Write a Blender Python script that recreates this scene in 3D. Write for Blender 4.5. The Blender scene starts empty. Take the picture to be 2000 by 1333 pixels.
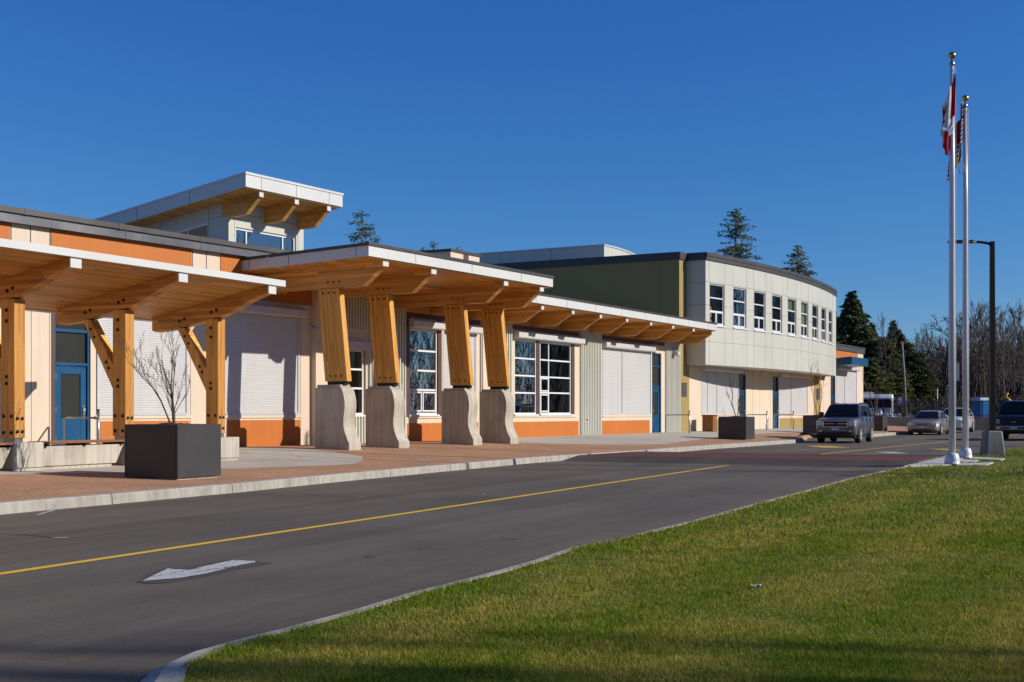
import bpy, bmesh, math, random
import numpy as np
from mathutils import Vector, Matrix
R_ = math.radians
sc = bpy.context.scene
COL = sc.collection
# ---------------------------------------------------------------- camera
EYE = 1.36; F = 2500.0; CX = 1000.0; HZ = 805.0
cam = bpy.data.cameras.new('camera'); co = bpy.data.objects.new('camera', cam); COL.objects.link(co)
co.location = (0, 0, EYE); co.rotation_euler = (R_(90), 0, 0)
cam.sensor_width = 36; cam.lens = 36*F/2000; cam.shift_y = (HZ-666.5)/2000
cam.clip_start = .1; cam.clip_end = 6000
sc.camera = co
# ---------------------------------------------------------------- sky, sun, exposure
SUN_AZ = math.atan2(.99, -.13); SUN_EL = R_(26.5)
w = bpy.data.worlds.new('World'); sc.world = w; w.use_nodes = True
nt = w.node_tree; bg = nt.nodes['Background']
sky = nt.nodes.new('ShaderNodeTexSky'); sky.sky_type = 'NISHITA'; sky.sun_disc = False
sky.sun_elevation = SUN_EL; sky.sun_rotation = SUN_AZ
sky.altitude = 0; sky.air_density = 1.0; sky.dust_density = 0; sky.ozone_density = 6.0
# per-channel grade of the sky for the deep, polarised blue of the photograph
sep = nt.nodes.new('ShaderNodeSeparateColor'); com = nt.nodes.new('ShaderNodeCombineColor'); nt.links.new(sky.outputs[0], sep.inputs[0])
for k, (g_, s_) in enumerate(((1.42, .60), (1.05, 1.30), (.78, 2.95))):
    p_ = nt.nodes.new('ShaderNodeMath'); p_.operation = 'POWER'; p_.inputs[1].default_value = g_
    m_ = nt.nodes.new('ShaderNodeMath'); m_.operation = 'MULTIPLY'; m_.inputs[1].default_value = s_
    nt.links.new(sep.outputs[k], p_.inputs[0]); nt.links.new(p_.outputs[0], m_.inputs[0]); nt.links.new(m_.outputs[0], com.inputs[k])
nt.links.new(com.outputs[0], bg.inputs[0]); bg.inputs[1].default_value = .05
sun = bpy.data.lights.new('sun', 'SUN'); sun.energy = 5.0; sun.angle = R_(.5); sun.color = (1, .93, .83)
so = bpy.data.objects.new('sun', sun); COL.objects.link(so)
sv = Vector((math.sin(SUN_AZ)*math.cos(SUN_EL), math.cos(SUN_AZ)*math.cos(SUN_EL), math.sin(SUN_EL)))
so.rotation_euler = (-sv).to_track_quat('-Z', 'Y').to_euler(); so.location = (30, -10, 40)
sc.view_settings.view_transform = 'Standard'; sc.view_settings.look = 'None'
sc.view_settings.exposure = 0.0; sc.view_settings.gamma = 1
sc.render.engine = 'CYCLES'
sc.cycles.use_denoising = True
try: sc.cycles.denoiser = 'OPENIMAGEDENOISE'
except Exception: pass
sc.cycles.max_bounces = 6; sc.cycles.diffuse_bounces = 3; sc.cycles.glossy_bounces = 3
sc.cycles.transparent_max_bounces = 12; sc.cycles.transmission_bounces = 3
sc.cycles.caustics_reflective = False; sc.cycles.caustics_refractive = False
sc.cycles.sample_clamp_indirect = 4
# ---------------------------------------------------------------- frames
class Fr:
    """A local frame on the ground: t runs along a facade, s out of it, z up."""
    def __init__(self, o, d):
        self.o = Vector((o[0], o[1], 0)); d = Vector((d[0], d[1], 0)).normalized()
        self.d = d; self.n = Vector((d.y, -d.x, 0))
    def P(self, t, s, z): 
        v = self.o + self.d*t + self.n*s; v.z = z; return v
    def t_at(self, px, s=0):
        u = (px-CX)/F; o, d, n = self.o, self.d, self.n
        return (u*(o.y+n.y*s) - o.x - n.x*s)/(d.x-u*d.y)
    def z_at(self, px, py, s=0):
        t = self.t_at(px, s); Y = self.o.y + self.d.y*t + self.n.y*s
        return EYE-(py-HZ)/F*Y
    def ts(self, x, y):
        v = Vector((x, y, 0))-self.o
        return v.dot(self.d), v.dot(self.n)
def G(px, py, z=0.0):
    Y = (EYE-z)*F/(py-HZ); return ((px-CX)/F*Y, Y)
def at(px, py, Y): return Vector(((px-CX)/F*Y, Y, EYE-(py-HZ)/F*Y))
W = Fr((0, 0), (1, 0)); W.n = Vector((0, 1, 0))          # world frame: t=x, s=y
FL = Fr(((140-CX)/F*31, 31), (2560-CX, F))               # left wing facade
FR = Fr(((1282-CX)/F*60.5, 60.5), (2432-CX, F))          # right wing facade
FE = Fr((-4.707, 35.36), (2520-CX, F))                     # entrance canopy, origin at first column
FC = Fr(((36-CX)/F*23.6, 23.6), (2280-CX, F))                # timber walk canopy, origin at first post
# ---------------------------------------------------------------- mesh builder
def base_of(o):
    v = Vector((0, 0, 0))
    while o is not None: v = v + o.location; o = o.parent
    return v
class MB:
    def merge(self, o, k=1):
        n = len(self.v); self.v += o.v; self.c += o.c; self.f += [tuple(i+n for i in f) for f in o.f]; self.m += [k]*len(o.f); self.sm += o.sm; return self
    def __init__(self): self.v = []; self.c = []; self.f = []; self.m = []; self.sm = []
    def vert(self, p, c=None):
        self.v.append(tuple(p)); self.c.append(tuple(c if c is not None else p)); return len(self.v)-1
    def face(self, idx, mi=0, smooth=False):
        self.f.append(tuple(idx)); self.m.append(mi); self.sm.append(smooth)
    def poly(self, pts, mi=0):
        self.face([self.vert(p) for p in pts], mi); return self
    def box(self, fr, t0, t1, s0, s1, z0, z1, mi=0):
        i = []
        for z in (z0, z1):
            for (t, s) in ((t0, s0), (t1, s0), (t1, s1), (t0, s1)):
                i.append(self.vert(fr.P(t, s, z), (t, s, z)))
        for q in ((0, 3, 2, 1), (4, 5, 6, 7), (0, 1, 5, 4), (1, 2, 6, 5), (2, 3, 7, 6), (3, 0, 4, 7)):
            self.face([i[k] for k in q], mi)
        return self
    def ext(self, fr, prof, a0, a1, plane='sz', mi=0, smooth=False, caps=True):
        """extrude a 2-D profile; plane names its two axes, the third runs a0..a1"""
        n = len(prof); ids = []
        for a in (a0, a1):
            row = []
            for (p, q) in prof:
                if plane == 'sz': c = (a, p, q)
                elif plane == 'tz': c = (p, a, q)
                else: c = (p, q, a)
                row.append(self.vert(fr.P(*c), c))
            ids.append(row)
        for k in range(n):
            j = (k+1) % n
            self.face((ids[0][k], ids[0][j], ids[1][j], ids[1][k]), mi, smooth)
        if caps: self.face(ids[0][::-1], mi); self.face(ids[1], mi)
        return self
    def tube(self, pts, rad, n=8, mi=0, caps=True):
        pts = [Vector(p) for p in pts]
        if not hasattr(rad, '__len__'): rad = [rad]*len(pts)
        rows = []; ref = Vector((0, 0, 1)); L = 0
        for k, p in enumerate(pts):
            a = pts[max(k-1, 0)]; b = pts[min(k+1, len(pts)-1)]; d = (b-a).normalized()
            if k: L += (p-pts[k-1]).length
            if abs(d.dot(ref)) > .97: ref = Vector((1, 0, 0))
            x = d.cross(ref).normalized(); y = d.cross(x).normalized(); ref = y.cross(x) if False else ref
            rows.append([self.vert(p+(x*math.cos(2*math.pi*i/n)+y*math.sin(2*math.pi*i/n))*rad[k]) for i in range(n)])
        for k in range(len(rows)-1):
            for i in range(n):
                j = (i+1) % n
                self.face((rows[k][i], rows[k][j], rows[k+1][j], rows[k+1][i]), mi, True)
        if caps: self.face(rows[0][::-1], mi); self.face(rows[-1], mi)
        return self
    def lathe(self, c, prof, n=20, mi=0):
        rows = []
        for (r, z) in prof:
            rows.append([self.vert((c[0]+r*math.cos(2*math.pi*i/n), c[1]+r*math.sin(2*math.pi*i/n), c[2]+z)) for i in range(n)])
        for k in range(len(rows)-1):
            for i in range(n):
                j = (i+1) % n
                self.face((rows[k][i], rows[k][j], rows[k+1][j], rows[k+1][i]), mi, True)
        self.face(rows[0][::-1], mi); self.face(rows[-1], mi)
        return self
    def sheet(self, rows, zf=None, mi=0, smooth=True):
        """a grid of points (rows of equal length)"""
        ids = [[self.vert(p) for p in r] for r in rows]
        for a in range(len(ids)-1):
            for b in range(len(ids[0])-1):
                self.face((ids[a][b], ids[a][b+1], ids[a+1][b+1], ids[a+1][b]), mi, smooth)
        return self
    def loft(self, rings, mi=0, smooth=True, caps=True):
        ids = [[self.vert(*p) if isinstance(p[0], (Vector, tuple)) else self.vert(p) for p in r] for r in rings]
        n = len(ids[0])
        for a in range(len(ids)-1):
            for i in range(n):
                j = (i+1) % n
                self.face((ids[a][i], ids[a][j], ids[a+1][j], ids[a+1][i]), mi, smooth)
        if caps: self.face(ids[0][::-1], mi); self.face(ids[-1], mi)
        return self
    def build(self, name, mats, parent=None, bevel=0, recalc=True, loc=None):
        base = base_of(parent) if parent is not None else Vector(loc or (0, 0, 0))
        me = bpy.data.meshes.new(name)
        me.from_pydata([(a-base.x, b-base.y, c-base.z) for a, b, c in self.v], [], self.f)
        at_ = me.attributes.new('fc', 'FLOAT_VECTOR', 'POINT')
        at_.data.foreach_set('vector', np.array(self.c, 'f').ravel())
        if not isinstance(mats, (list, tuple)): mats = [mats]
        for m in mats: me.materials.append(m)
        me.polygons.foreach_set('material_index', self.m)
        me.polygons.foreach_set('use_smooth', self.sm)
        if recalc:
            bm = bmesh.new(); bm.from_mesh(me); bmesh.ops.recalc_face_normals(bm, faces=bm.faces); bm.to_mesh(me); bm.free()
        me.update()
        o = bpy.data.objects.new(name, me); COL.objects.link(o)
        if parent is not None: o.parent = parent
        else: o.location = base
        if bevel:
            b = o.modifiers.new('bevel', 'BEVEL'); b.width = bevel; b.segments = 2; b.limit_method = 'ANGLE'; b.angle_limit = R_(40)
        return o
def thing(name, label, cat, loc, group=None):
    o = bpy.data.objects.new(name, None); COL.objects.link(o); o.location = loc; o.empty_display_size = .2
    return tag(o, label, cat, group)
def tag(o, label=None, cat=None, group=None, kind=None):
    if label: o['label'] = label
    if cat: o['category'] = cat
    if group: o['group'] = group
    if kind: o['kind'] = kind
    return o
def struct(o): o['kind'] = 'structure'; return o
def dup(root, loc, rotz=0, label=None, group=None, scale=None):
    r = root.copy(); COL.objects.link(r); r.location = loc; r.rotation_euler = (0, 0, rotz)
    if scale: r.scale = scale if hasattr(scale, '__len__') else (scale,)*3
    if label: r['label'] = label
    if group: r['group'] = group
    for ch in list(root.children):
        c = ch.copy(); COL.objects.link(c); c.parent = r
        for g in list(ch.children):
            d = g.copy(); COL.objects.link(d); d.parent = c
    return r
# ---------------------------------------------------------------- materials
class NT:
    def __init__(self, name):
        self.m = bpy.data.materials.new(name); self.m.use_nodes = True
        self.t = self.m.node_tree; self.b = self.t.nodes['Principled BSDF']; self.out = self.t.nodes['Material Output']
    def n(self, typ, **k):
        o = self.t.nodes.new('ShaderNode'+typ)
        for a, v in k.items():
            if a.startswith('i_'): o.inputs[a[2:].replace('_', ' ')].default_value = v
            elif a.startswith('x'): o.inputs[int(a[1:])].default_value = v
            else: setattr(o, a, v)
        return o
    def l(self, a, b): self.t.links.new(a, b)
    def fc(self, scale=(1, 1, 1), rot=(0, 0, 0)):
        a = self.n('Attribute', attribute_name='fc')
        mp = self.n('Mapping'); mp.inputs['Scale'].default_value = scale; mp.inputs['Rotation'].default_value = rot
        self.l(a.outputs['Vector'], mp.inputs['Vector']); return mp.outputs[0]
    def fcr(self, deg, scale):   # turn first, then stretch
        a = self.fc((1, 1, 1), (0, 0, R_(deg))); mp = self.n('Mapping'); mp.inputs['Scale'].default_value = scale; self.l(a, mp.inputs['Vector']); return mp.outputs[0]
    def noise(self, vec, scale, detail=5, rough=.55):
        o = self.n('TexNoise'); o.inputs['Scale'].default_value = scale; o.inputs['Detail'].default_value = detail
        o.inputs['Roughness'].default_value = rough; self.l(vec, o.inputs['Vector']); return o.outputs[0]
    def ramp(self, fac, stops, interp='LINEAR'):
        r = self.n('ValToRGB'); r.color_ramp.interpolation = interp; e = r.color_ramp.elements
        while len(e) < len(stops): e.new(.5)
        for q, (p, c) in zip(e, stops):
            q.position = p; q.color = (c[0], c[1], c[2], 1) if hasattr(c, '__len__') else (c, c, c, 1)
        self.l(fac, r.inputs[0]); return r.outputs[0]
    def mix(self, fac, a, b, mode='MIX'):
        o = self.n('Mix', data_type='RGBA', blend_type=mode)
        for s, v in ((o.inputs[0], fac), (o.inputs[6], a), (o.inputs[7], b)):
            if hasattr(v, 'is_linked'): self.l(v, s)
            elif hasattr(v, '__len__'): s.default_value = (*v[:3], 1)
            else: s.default_value = v
        return o.outputs[2]
    def math(self, op, a, b=None):
        o = self.n('Math', operation=op)
        for s, v in zip(o.inputs, (a, b)):
            if v is None: continue
            if hasattr(v, 'is_linked'): self.l(v, s)
            else: s.default_value = v
        return o.outputs[0]
    def bump(self, h, strength, dist=.01, prev=None):
        o = self.n('Bump'); o.inputs['Strength'].default_value = strength; o.inputs['Distance'].default_value = dist
        self.l(h, o.inputs['Height'])
        if prev is not None: self.l(prev, o.inputs['Normal'])
        self.l(o.outputs[0], self.b.inputs['Normal']); return o.outputs[0]
    def done(self, col=None, rough=None, metal=0, spec=.5):
        if col is not None:
            if hasattr(col, 'is_linked'): self.l(col, self.b.inputs['Base Color'])
            else: self.b.inputs['Base Color'].default_value = (*col[:3], 1)
        if rough is not None:
            if hasattr(rough, 'is_linked'): self.l(rough, self.b.inputs['Roughness'])
            else: self.b.inputs['Roughness'].default_value = rough
        self.b.inputs['Metallic'].default_value = metal
        self.b.inputs['Specular IOR Level'].default_value = spec
        return self.m
def mul(c, k): return tuple(min(1, x*k) for x in c)
def mk(name, col, rough=.6, var=.12, sc_=1.5, bump=0, bsc=80, metal=0, spec=.4, stretch=(1, 1, 1), var2=0.05, sc2=25, streak=0):
    n = NT(name); v = n.fc(stretch)
    a = n.noise(v, sc_, 6, .6); c = n.ramp(a, [(.3, mul(col, 1-var)), (.7, mul(col, 1+var))])
    if var2:
        b = n.noise(v, sc2, 4, .6); c = n.mix(1.0, c, n.ramp(b, [(.3, 1-var2), (.7, 1.0)]), 'MULTIPLY')
    if streak:
        q = n.noise(n.fc((5, 5, .28)), 1.0, 5, .65); c = n.mix(1.0, c, n.ramp(q, [(.32, (1-streak, 1-streak*1.05, 1-streak*1.1)), (.6, (1, 1, 1))]), 'MULTIPLY')
    if bump: n.bump(n.noise(n.fc(), bsc, 3), bump, .01)
    r = n.ramp(a, [(.3, max(.02, rough-.06)), (.7, min(1, rough+.06))])
    return n.done(c, r, metal, spec)
def wood(name, grain, lam, lw, dark=1.0, blen=2.2, tint=(.60, .30, .075)):
    """timber: grain axis (0,1,2), lamination/board axis, board width"""
    n = NT(name); a = n.n('Attribute', attribute_name='fc'); sp = n.n('SeparateXYZ'); n.l(a.outputs['Vector'], sp.inputs[0])
    board = n.math('FLOOR', n.math('DIVIDE', sp.outputs[lam], lw))
    wn = n.n('TexWhiteNoise', noise_dimensions='1D'); n.l(board, wn.inputs['W'])
    seg = n.math('FLOOR', n.math('DIVIDE', n.math('ADD', sp.outputs[grain], n.math('MULTIPLY', wn.outputs[0], 7.0)), blen))
    w2 = n.n('TexWhiteNoise', noise_dimensions='2D'); cb = n.n('CombineXYZ'); n.l(board, cb.inputs[0]); n.l(seg, cb.inputs[1]); n.l(cb.outputs[0], w2.inputs['Vector'])
    s = [14, 14, 14]; s[grain] = .7
    off = n.n('VectorMath', operation='ADD'); n.l(n.fc(tuple(s)), off.inputs[0])
    of2 = n.n('VectorMath', operation='SCALE'); n.l(w2.outputs['Color'], of2.inputs[0]); of2.inputs['Scale'].default_value = 9; n.l(of2.outputs[0], off.inputs[1])
    g = n.noise(off.outputs[0], 1.0, 6, .65)
    base = n.ramp(w2.outputs['Value'], [(0, mul(tint, .74*dark)), (.5, mul(tint, 1.0*dark)), (1, mul(tint, 1.22*dark))])
    gr = n.ramp(g, [(.28, (.55, .45, .36)), (.5, (.93, .9, .87)), (.75, (1.12, 1.1, 1.05))])
    c = n.mix(1.0, base, gr, 'MULTIPLY')
    k = n.noise(n.fc(), 5.5, 2); kn = n.ramp(k, [(.75, 1.0), (.79, (.42, .33, .27))]); c = n.mix(1.0, c, kn, 'MULTIPLY')
    fr_ = n.math('FRACT', n.math('DIVIDE', sp.outputs[lam], lw))
    ed = n.math('MINIMUM', fr_, n.math('SUBTRACT', 1.0, fr_))
    jl = n.ramp(ed, [(.0, (.5, .42, .36)), (.05, (1, 1, 1))]); c = n.mix(.8, c, jl, 'MULTIPLY')
    n.bump(ed, .25, .006)
    return n.done(c, .5, 0, .35)
M = {}
M['peach'] = mk('peach_panel', (.68, .56, .425), .7, .045, .7, .05, 60, streak=.07)
M['orange'] = mk('orange_panel', (.51, .148, .017), .6, .06, .6, .05, 60, streak=.08)
M['olive'] = mk('olive_panel', (.33, .234, .08), .65, .05, .6, .05, 60)
M['olive_dark'] = M['olive']
M['panel'] = mk('pale_metal_panel', (.55, .55, .48), .42, .04, .5, streak=.05)
M['fascia'] = mk('pale_fascia', (.62, .625, .60), .38, .04, .6)
M['fascia_metal'] = mk('bronze_fascia', (.19, .18, .18), .32, .1, .6, metal=.7)
M['coping'] = mk('dark_coping', (.075, .066, .062), .45, .12, .8, metal=.3)
M['corr'] = mk('pale_green_siding', (.63, .63, .545), .38, .04, .5, metal=.1, streak=.06)
M['joint'] = mk('dark_joint', (.12, .115, .105), .9, .05)  # dark colour of the panel joints and seams
M['brown'] = mk('brown_trim', (.09, .05, .04), .5, .1)
M['white'] = mk('white_frame', (.74, .74, .74), .35, .03)
M['shutter'] = mk('white_shutter', (.565, .56, .555), .38, .03, .7, streak=.07)
M['shutter_gray'] = mk('grey_shutter_box', (.52, .52, .54), .35, .04)
M['blue'] = mk('blue_door_paint', (.003, .068, .165), .4, .06, spec=.3)
M['doorglass'] = mk('frosted_door_glass', (.034, .034, .030), .18, .1, spec=.5)
M['steel'] = mk('brushed_steel', (.36, .36, .365), .34, .08, 6, metal=.9)
M['dark'] = mk('black_metal', (.012, .0115, .0115), .5, .2, spec=.25)
M['bolt'] = mk('black_bolt', (.02, .018, .018), .4, .1, metal=.6)
M['louvre'] = mk('grey_louvre', (.16, .155, .15), .5, .08)
M['roof'] = mk('grey_roof_membrane', (.25, .25, .24), .9, .1)
M['planter'] = mk('charcoal_planter', (.05, .046, .048), .42, .07, 1.2, spec=.4)
M['soil'] = mk('planter_soil', (.035, .022, .014), .95, .4, 9, .6, 30)
M['interior'] = mk('interior_wall', (.62, .60, .46), .8, .1)
M['intfloor'] = mk('interior_floor', (.14, .12, .09), .6, .1)
M['tablewood'] = mk('interior_furniture', (.09, .06, .04), .6, .2)
M['soffit_white'] = mk('white_soffit', (.55, .53, .48), .7, .03)
M['wood_post'] = wood('wood_post', 2, 1, .17, 1.08, tint=(.80, .43, .10))
M['wood_beam'] = wood('wood_beam', 1, 2, .075, 1.22)
M['wood_col'] = wood('wood_column', 2, 1, .052, 1.0, tint=(.68, .35, .065))
M['wood_soffit'] = wood('wood_soffit', 0, 1, .11, 1.18)
M['wood_bench'] = wood('wood_bench', 0, 1, .09, .8, tint=(.46, .22, .10))
M['bin_wood'] = wood('bin_slats', 2, 0, .09, .7, tint=(.50, .22, .07))
# glass: fresnel mix of clear and mirror
def glass(name, tint=(.55, .62, .6), refl=1.0):
    n = NT(name); t = n.t
    tr = n.n('BsdfTransparent'); tr.inputs[0].default_value = (*tint, 1)
    gl = n.n('BsdfGlossy'); gl.inputs['Roughness'].default_value = .015; gl.inputs[0].default_value = (refl, refl, refl, 1)
    wav = n.noise(n.fc(), .9, 2); bp = n.n('Bump'); bp.inputs['Strength'].default_value = .03; bp.inputs['Distance'].default_value = .012
    n.l(wav, bp.inputs['Height']); n.l(bp.outputs[0], gl.inputs['Normal'])
    fr = n.n('Fresnel'); fr.inputs[0].default_value = 1.75
    mx = n.n('MixShader'); n.l(fr.outputs[0], mx.inputs[0]); n.l(tr.outputs[0], mx.inputs[1]); n.l(gl.outputs[0], mx.inputs[2])
    n.l(mx.outputs[0], n.out.inputs[0]); return n.m
M['glass'] = glass('window_glass', (.82, .86, .77), .6)
M['glass_dark'] = glass('tinted_glass', (.44, .56, .58), .3)
M['carglass'] = mk('dark_car_glass', (.008, .009, .010), .05, .05, spec=.22)
# concrete
def concrete(name, col, stain=.5, sc_=1.2, streak=True):
    n = NT(name); v = n.fc(); a = n.noise(v, sc_, 8, .65)
    c = n.ramp(a, [(.25, mul(col, .72)), (.5, col), (.75, mul(col, 1.12))])
    if streak:
        b = n.noise(n.fc((9, 9, .5)), 1.0, 5, .6); c = n.mix(stain, c, n.ramp(b, [(.35, (.55, .52, .47)), (.6, (1, 1, 1))]), 'MULTIPLY')
    p = n.noise(v, 38, 2); c = n.mix(.5, c, n.ramp(p, [(.24, (.45, .43, .4)), (.33, (1, 1, 1))]), 'MULTIPLY')
    n.bump(n.noise(v, 55, 4), .25, .006)
    return n.done(c, .85, 0, .25)
M['conc'] = concrete('cast_concrete', (.50, .455, .375), .5)
M['footc'] = concrete('footing_concrete', (.30, .285, .26))
M['kerbc'] = concrete('kerb_concrete', (.40, .37, .32), .5, 2.0)
M['slab'] = concrete('paving_concrete', (.47, .425, .35), .3, .5, False)
M['padc'] = concrete('pad_concrete', (.48, .46, .42), .3, 1.5, False)
M['wallc'] = concrete('retaining_concrete', (.16, .15, .15), .4, .7)
def asphalt(name, col, vs=.3):
    n = NT(name); v = n.fc()
    a = n.noise(v, .22, 6, .6); c = n.ramp(a, [(.3, mul(col, 1-vs)), (.7, mul(col, 1+vs))])
    st = n.noise(n.fcr(-64, (.025, .75, 1)), 1.5, 5, .6); c = n.mix(.85, c, n.ramp(st, [(.35, (.70, .70, .70)), (.65, (1.12, 1.11, 1.09))]), 'MULTIPLY')
    f = n.noise(v, 130, 2, .8); c = n.mix(.7, c, n.ramp(f, [(.3, (.6, .6, .6)), (.5, (1, 1, 1)), (.72, (1.5, 1.48, 1.42))]), 'MULTIPLY')
    g2 = n.noise(v, 22, 4, .75); c = n.mix(.9, c, n.ramp(g2, [(.3, (.74, .74, .74)), (.5, (1, 1, 1)), (.7, (1.2, 1.2, 1.18))]), 'MULTIPLY')
    oil = n.noise(v, .8, 4, .6); c = n.mix(.7, c, n.ramp(oil, [(.24, (.62, .62, .63)), (.34, (1, 1, 1))]), 'MULTIPLY')
    vo = n.n('TexVoronoi', feature='DISTANCE_TO_EDGE'); vo.inputs['Scale'].default_value = .22
    ds = n.n('VectorMath', operation='ADD'); n.l(v, ds.inputs[0]); nz = n.n('TexNoise'); nz.inputs['Scale'].default_value = .8; n.l(v, nz.inputs['Vector']); n.l(nz.outputs['Color'], ds.inputs[1]); n.l(ds.outputs[0], vo.inputs['Vector'])
    c = n.mix(.35, c, n.ramp(vo.outputs[0], [(.0, (.45, .45, .45)), (.004, (1, 1, 1))]), 'MULTIPLY')
    n.bump(f, .35, .004)
    return n.done(c, .82, 0, .3)
M['asphalt'] = asphalt('asphalt', (.124, .104, .078), .24)
M['asphalt_new'] = asphalt('fresh_asphalt', (.076, .060, .047), .18)
def pavers(name, c1, c2, mortar, bw=.2, rh=.1, rot=0):
    n = NT(name); v = n.fc((1, 1, 1), (0, 0, rot))
    b = n.n('TexBrick'); b.inputs['Scale'].default_value = 1; b.inputs['Brick Width'].default_value = bw; b.inputs['Row Height'].default_value = rh
    b.inputs['Mortar Size'].default_value = .006; b.inputs['Color1'].default_value = (*c1, 1); b.inputs['Color2'].default_value = (*c2, 1); b.inputs['Mortar'].default_value = (*mortar, 1)
    n.l(v, b.inputs['Vector'])
    a = n.noise(n.fc(), .8, 6); c = n.mix(1, b.outputs[0], n.ramp(a, [(.3, (.8, .8, .8)), (.7, (1.1, 1.08, 1.05))]), 'MULTIPLY')
    f = n.noise(n.fc(), 60, 3); c = n.mix(.6, c, n.ramp(f, [(.3, (.75, .75, .75)), (.7, (1.1, 1.1, 1.1))]), 'MULTIPLY')
    n.bump(b.outputs['Fac'], .3, -.004)
    return n.done(c, .85, 0, .25)
M['paver'] = pavers('red_pavers', (.43, .235, .13), (.51, .285, .165), (.33, .21, .135), rot=R_(65))
M['xbrick'] = pavers('crossing_brick', (.125, .042, .03), (.165, .056, .04), (.07, .045, .04), .4, .2, R_(65))
def paint(name, col, wear=.5, under=(.06, .055, .053)):
    n = NT(name); v = n.fc(); a = n.noise(v, 26, 8, .75); b = n.noise(n.fcr(-64, (.5, 7, 1)), 1.7, 5, .7)
    m = n.math('ADD', n.math('MULTIPLY', a, .6), n.math('MULTIPLY', b, .6))
    f = n.ramp(m, [(wear-.04, 0), (wear+.05, 1)])
    c = n.mix(f, under, n.mix(n.noise(v, 8, 3), mul(col, .85), col))
    return n.done(c, .7, 0, .3)
M['yellow'] = paint('yellow_line_paint', (.85, .52, .04), .37)
M['whitep'] = paint('worn_white_paint', (.58, .565, .54), .535)
M['yellow_worn'] = paint('worn_yellow_paint', (.60, .37, .06), .47)
M['ground'] = mk('dry_field_ground', (.085, .08, .045), .95, .35, .05, .4, 4, var2=.3, sc2=.8)
M['dirt'] = mk('bare_dirt', (.15, .12, .09), .95, .3, .2, .4, 4, var2=.3, sc2=1)
# ================================================================ ground
CURB_PX = [(-420, 1058), (-200, 1029), (0, 1005.5), (234, 984), (458, 963), (653, 942.5), (875, 920.8), (1042.5, 904.8), (1111, 899.5), (1250, 889.5), (1400, 877), (1561, 865.5)]
CURB = [(-13.2, -6.0), (-11.6, 0.5), (-9.6, 7.5)]+[G(*p) for p in CURB_PX]
NOTCH = [(13.6, 59.5), (15.4, 66.5), (17.6, 70.2), (19.4, 69.3)]
CURB2 = [(19.7, 69.8), (22.7, 75.6), (26.6, 83.0), (31.0, 91.4)]
EDGE = CURB+NOTCH+CURB2
def seg_dist(x, y, poly):
    best = 1e9
    for (ax, ay), (bx, by) in zip(poly[:-1], poly[1:]):
        dx, dy = bx-ax, by-ay; k = max(0, min(1, ((x-ax)*dx+(y-ay)*dy)/(dx*dx+dy*dy)))
        best = min(best, math.hypot(x-ax-k*dx, y-ay-k*dy))
    return best
WALLP = [tuple(FL.P(-60, 0, 0))[:2], tuple(FL.P(FL.t_at(615), 0, 0))[:2], tuple(FR.P(FR.t_at(615)+.2, 0, 0))[:2], tuple(FR.P(60, 0, 0))[:2]]
CURBF = CURB+CURB2
def zs(x, y):
    dc, dw = seg_dist(x, y, CURBF), seg_dist(x, y, WALLP)
    s = dc/(dc+dw+1e-6)
    return .15+(.195*min(1, s/.68))+(.035*max(0, (s-.68)/.32))
def along(poly, n):
    L = [0]
    for a, b in zip(poly[:-1], poly[1:]): L.append(L[-1]+math.hypot(b[0]-a[0], b[1]-a[1]))
    out = []
    for k in range(n):
        d = L[-1]*k/(n-1); i = 0
        while i < len(L)-2 and L[i+1] < d: i += 1
        f = (d-L[i])/(L[i+1]-L[i]); a, b = poly[i], poly[i+1]
        out.append((a[0]+(b[0]-a[0])*f, a[1]+(b[1]-a[1])*f))
    return out
def strip(name, A, B, mat, n=60, m=14, dz=0.0, f=zs):
    mb = MB(); a, b = along(A, n), along(B, n); rows = []
    for p, q in zip(a, b):
        row = []
        for k in range(m):
            x, y = p[0]+(q[0]-p[0])*k/(m-1), p[1]+(q[1]-p[1])*k/(m-1); row.append((x, y, f(x, y)+dz))
        rows.append(row)
    return struct(mb.sheet(rows).build(name, mat))
g = MB(); g.poly([(-4000, -4000, -.03), (4000, -4000, -.03), (4000, 4000, -.03), (-4000, 4000, -.03)]); struct(g.build('ground', M['ground']))
g = MB(); g.poly([(-70, -40, 0), (90, -40, 0), (90, 94.6, 0), (-70, 94.6, 0)]); struct(g.build('road', M['asphalt']))
g = MB(); g.poly([(10, 95.6, .22), (220, 95.6, .22), (260, 230, .3), (10, 230, .3)]); struct(g.build('dirt_yard', M['dirt']))
# sidewalk in red pavers, from kerb top to the walls
def wall_under(poly): # facing points along the building
    out = []
    for (x, y) in poly:
        t, s = FR.ts(x, y); p = FR.P(t, -.1, 0)
        tl, sl = FL.ts(x, y)
        if tl < FL.t_at(615): p = FL.P(tl, -.1, 0)
        out.append((p.x, p.y))
    return out
KW = .17
def inset(poly, k):
    out = []
    for i, p in enumerate(poly):
        a = Vector(poly[max(i-1, 0)]); b = Vector(poly[min(i+1, len(poly)-1)]); d = (b-a).normalized(); nn = Vector((-d.y, d.x))
        out.append((p[0]+nn.x*k, p[1]+nn.y*k))
    return out
INS = inset(CURB, KW); INS2 = inset(CURB2, KW)
NI = [(9.9+3.4, 59.6), (15.1, 66.9), (17.4, 70.6), (19.3, 69.9)]
E_all = INS+NI+INS2
E_s = along(E_all, 160)
strip('sidewalk', E_s, wall_under(E_s), M['paver'], 160, 12)
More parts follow.
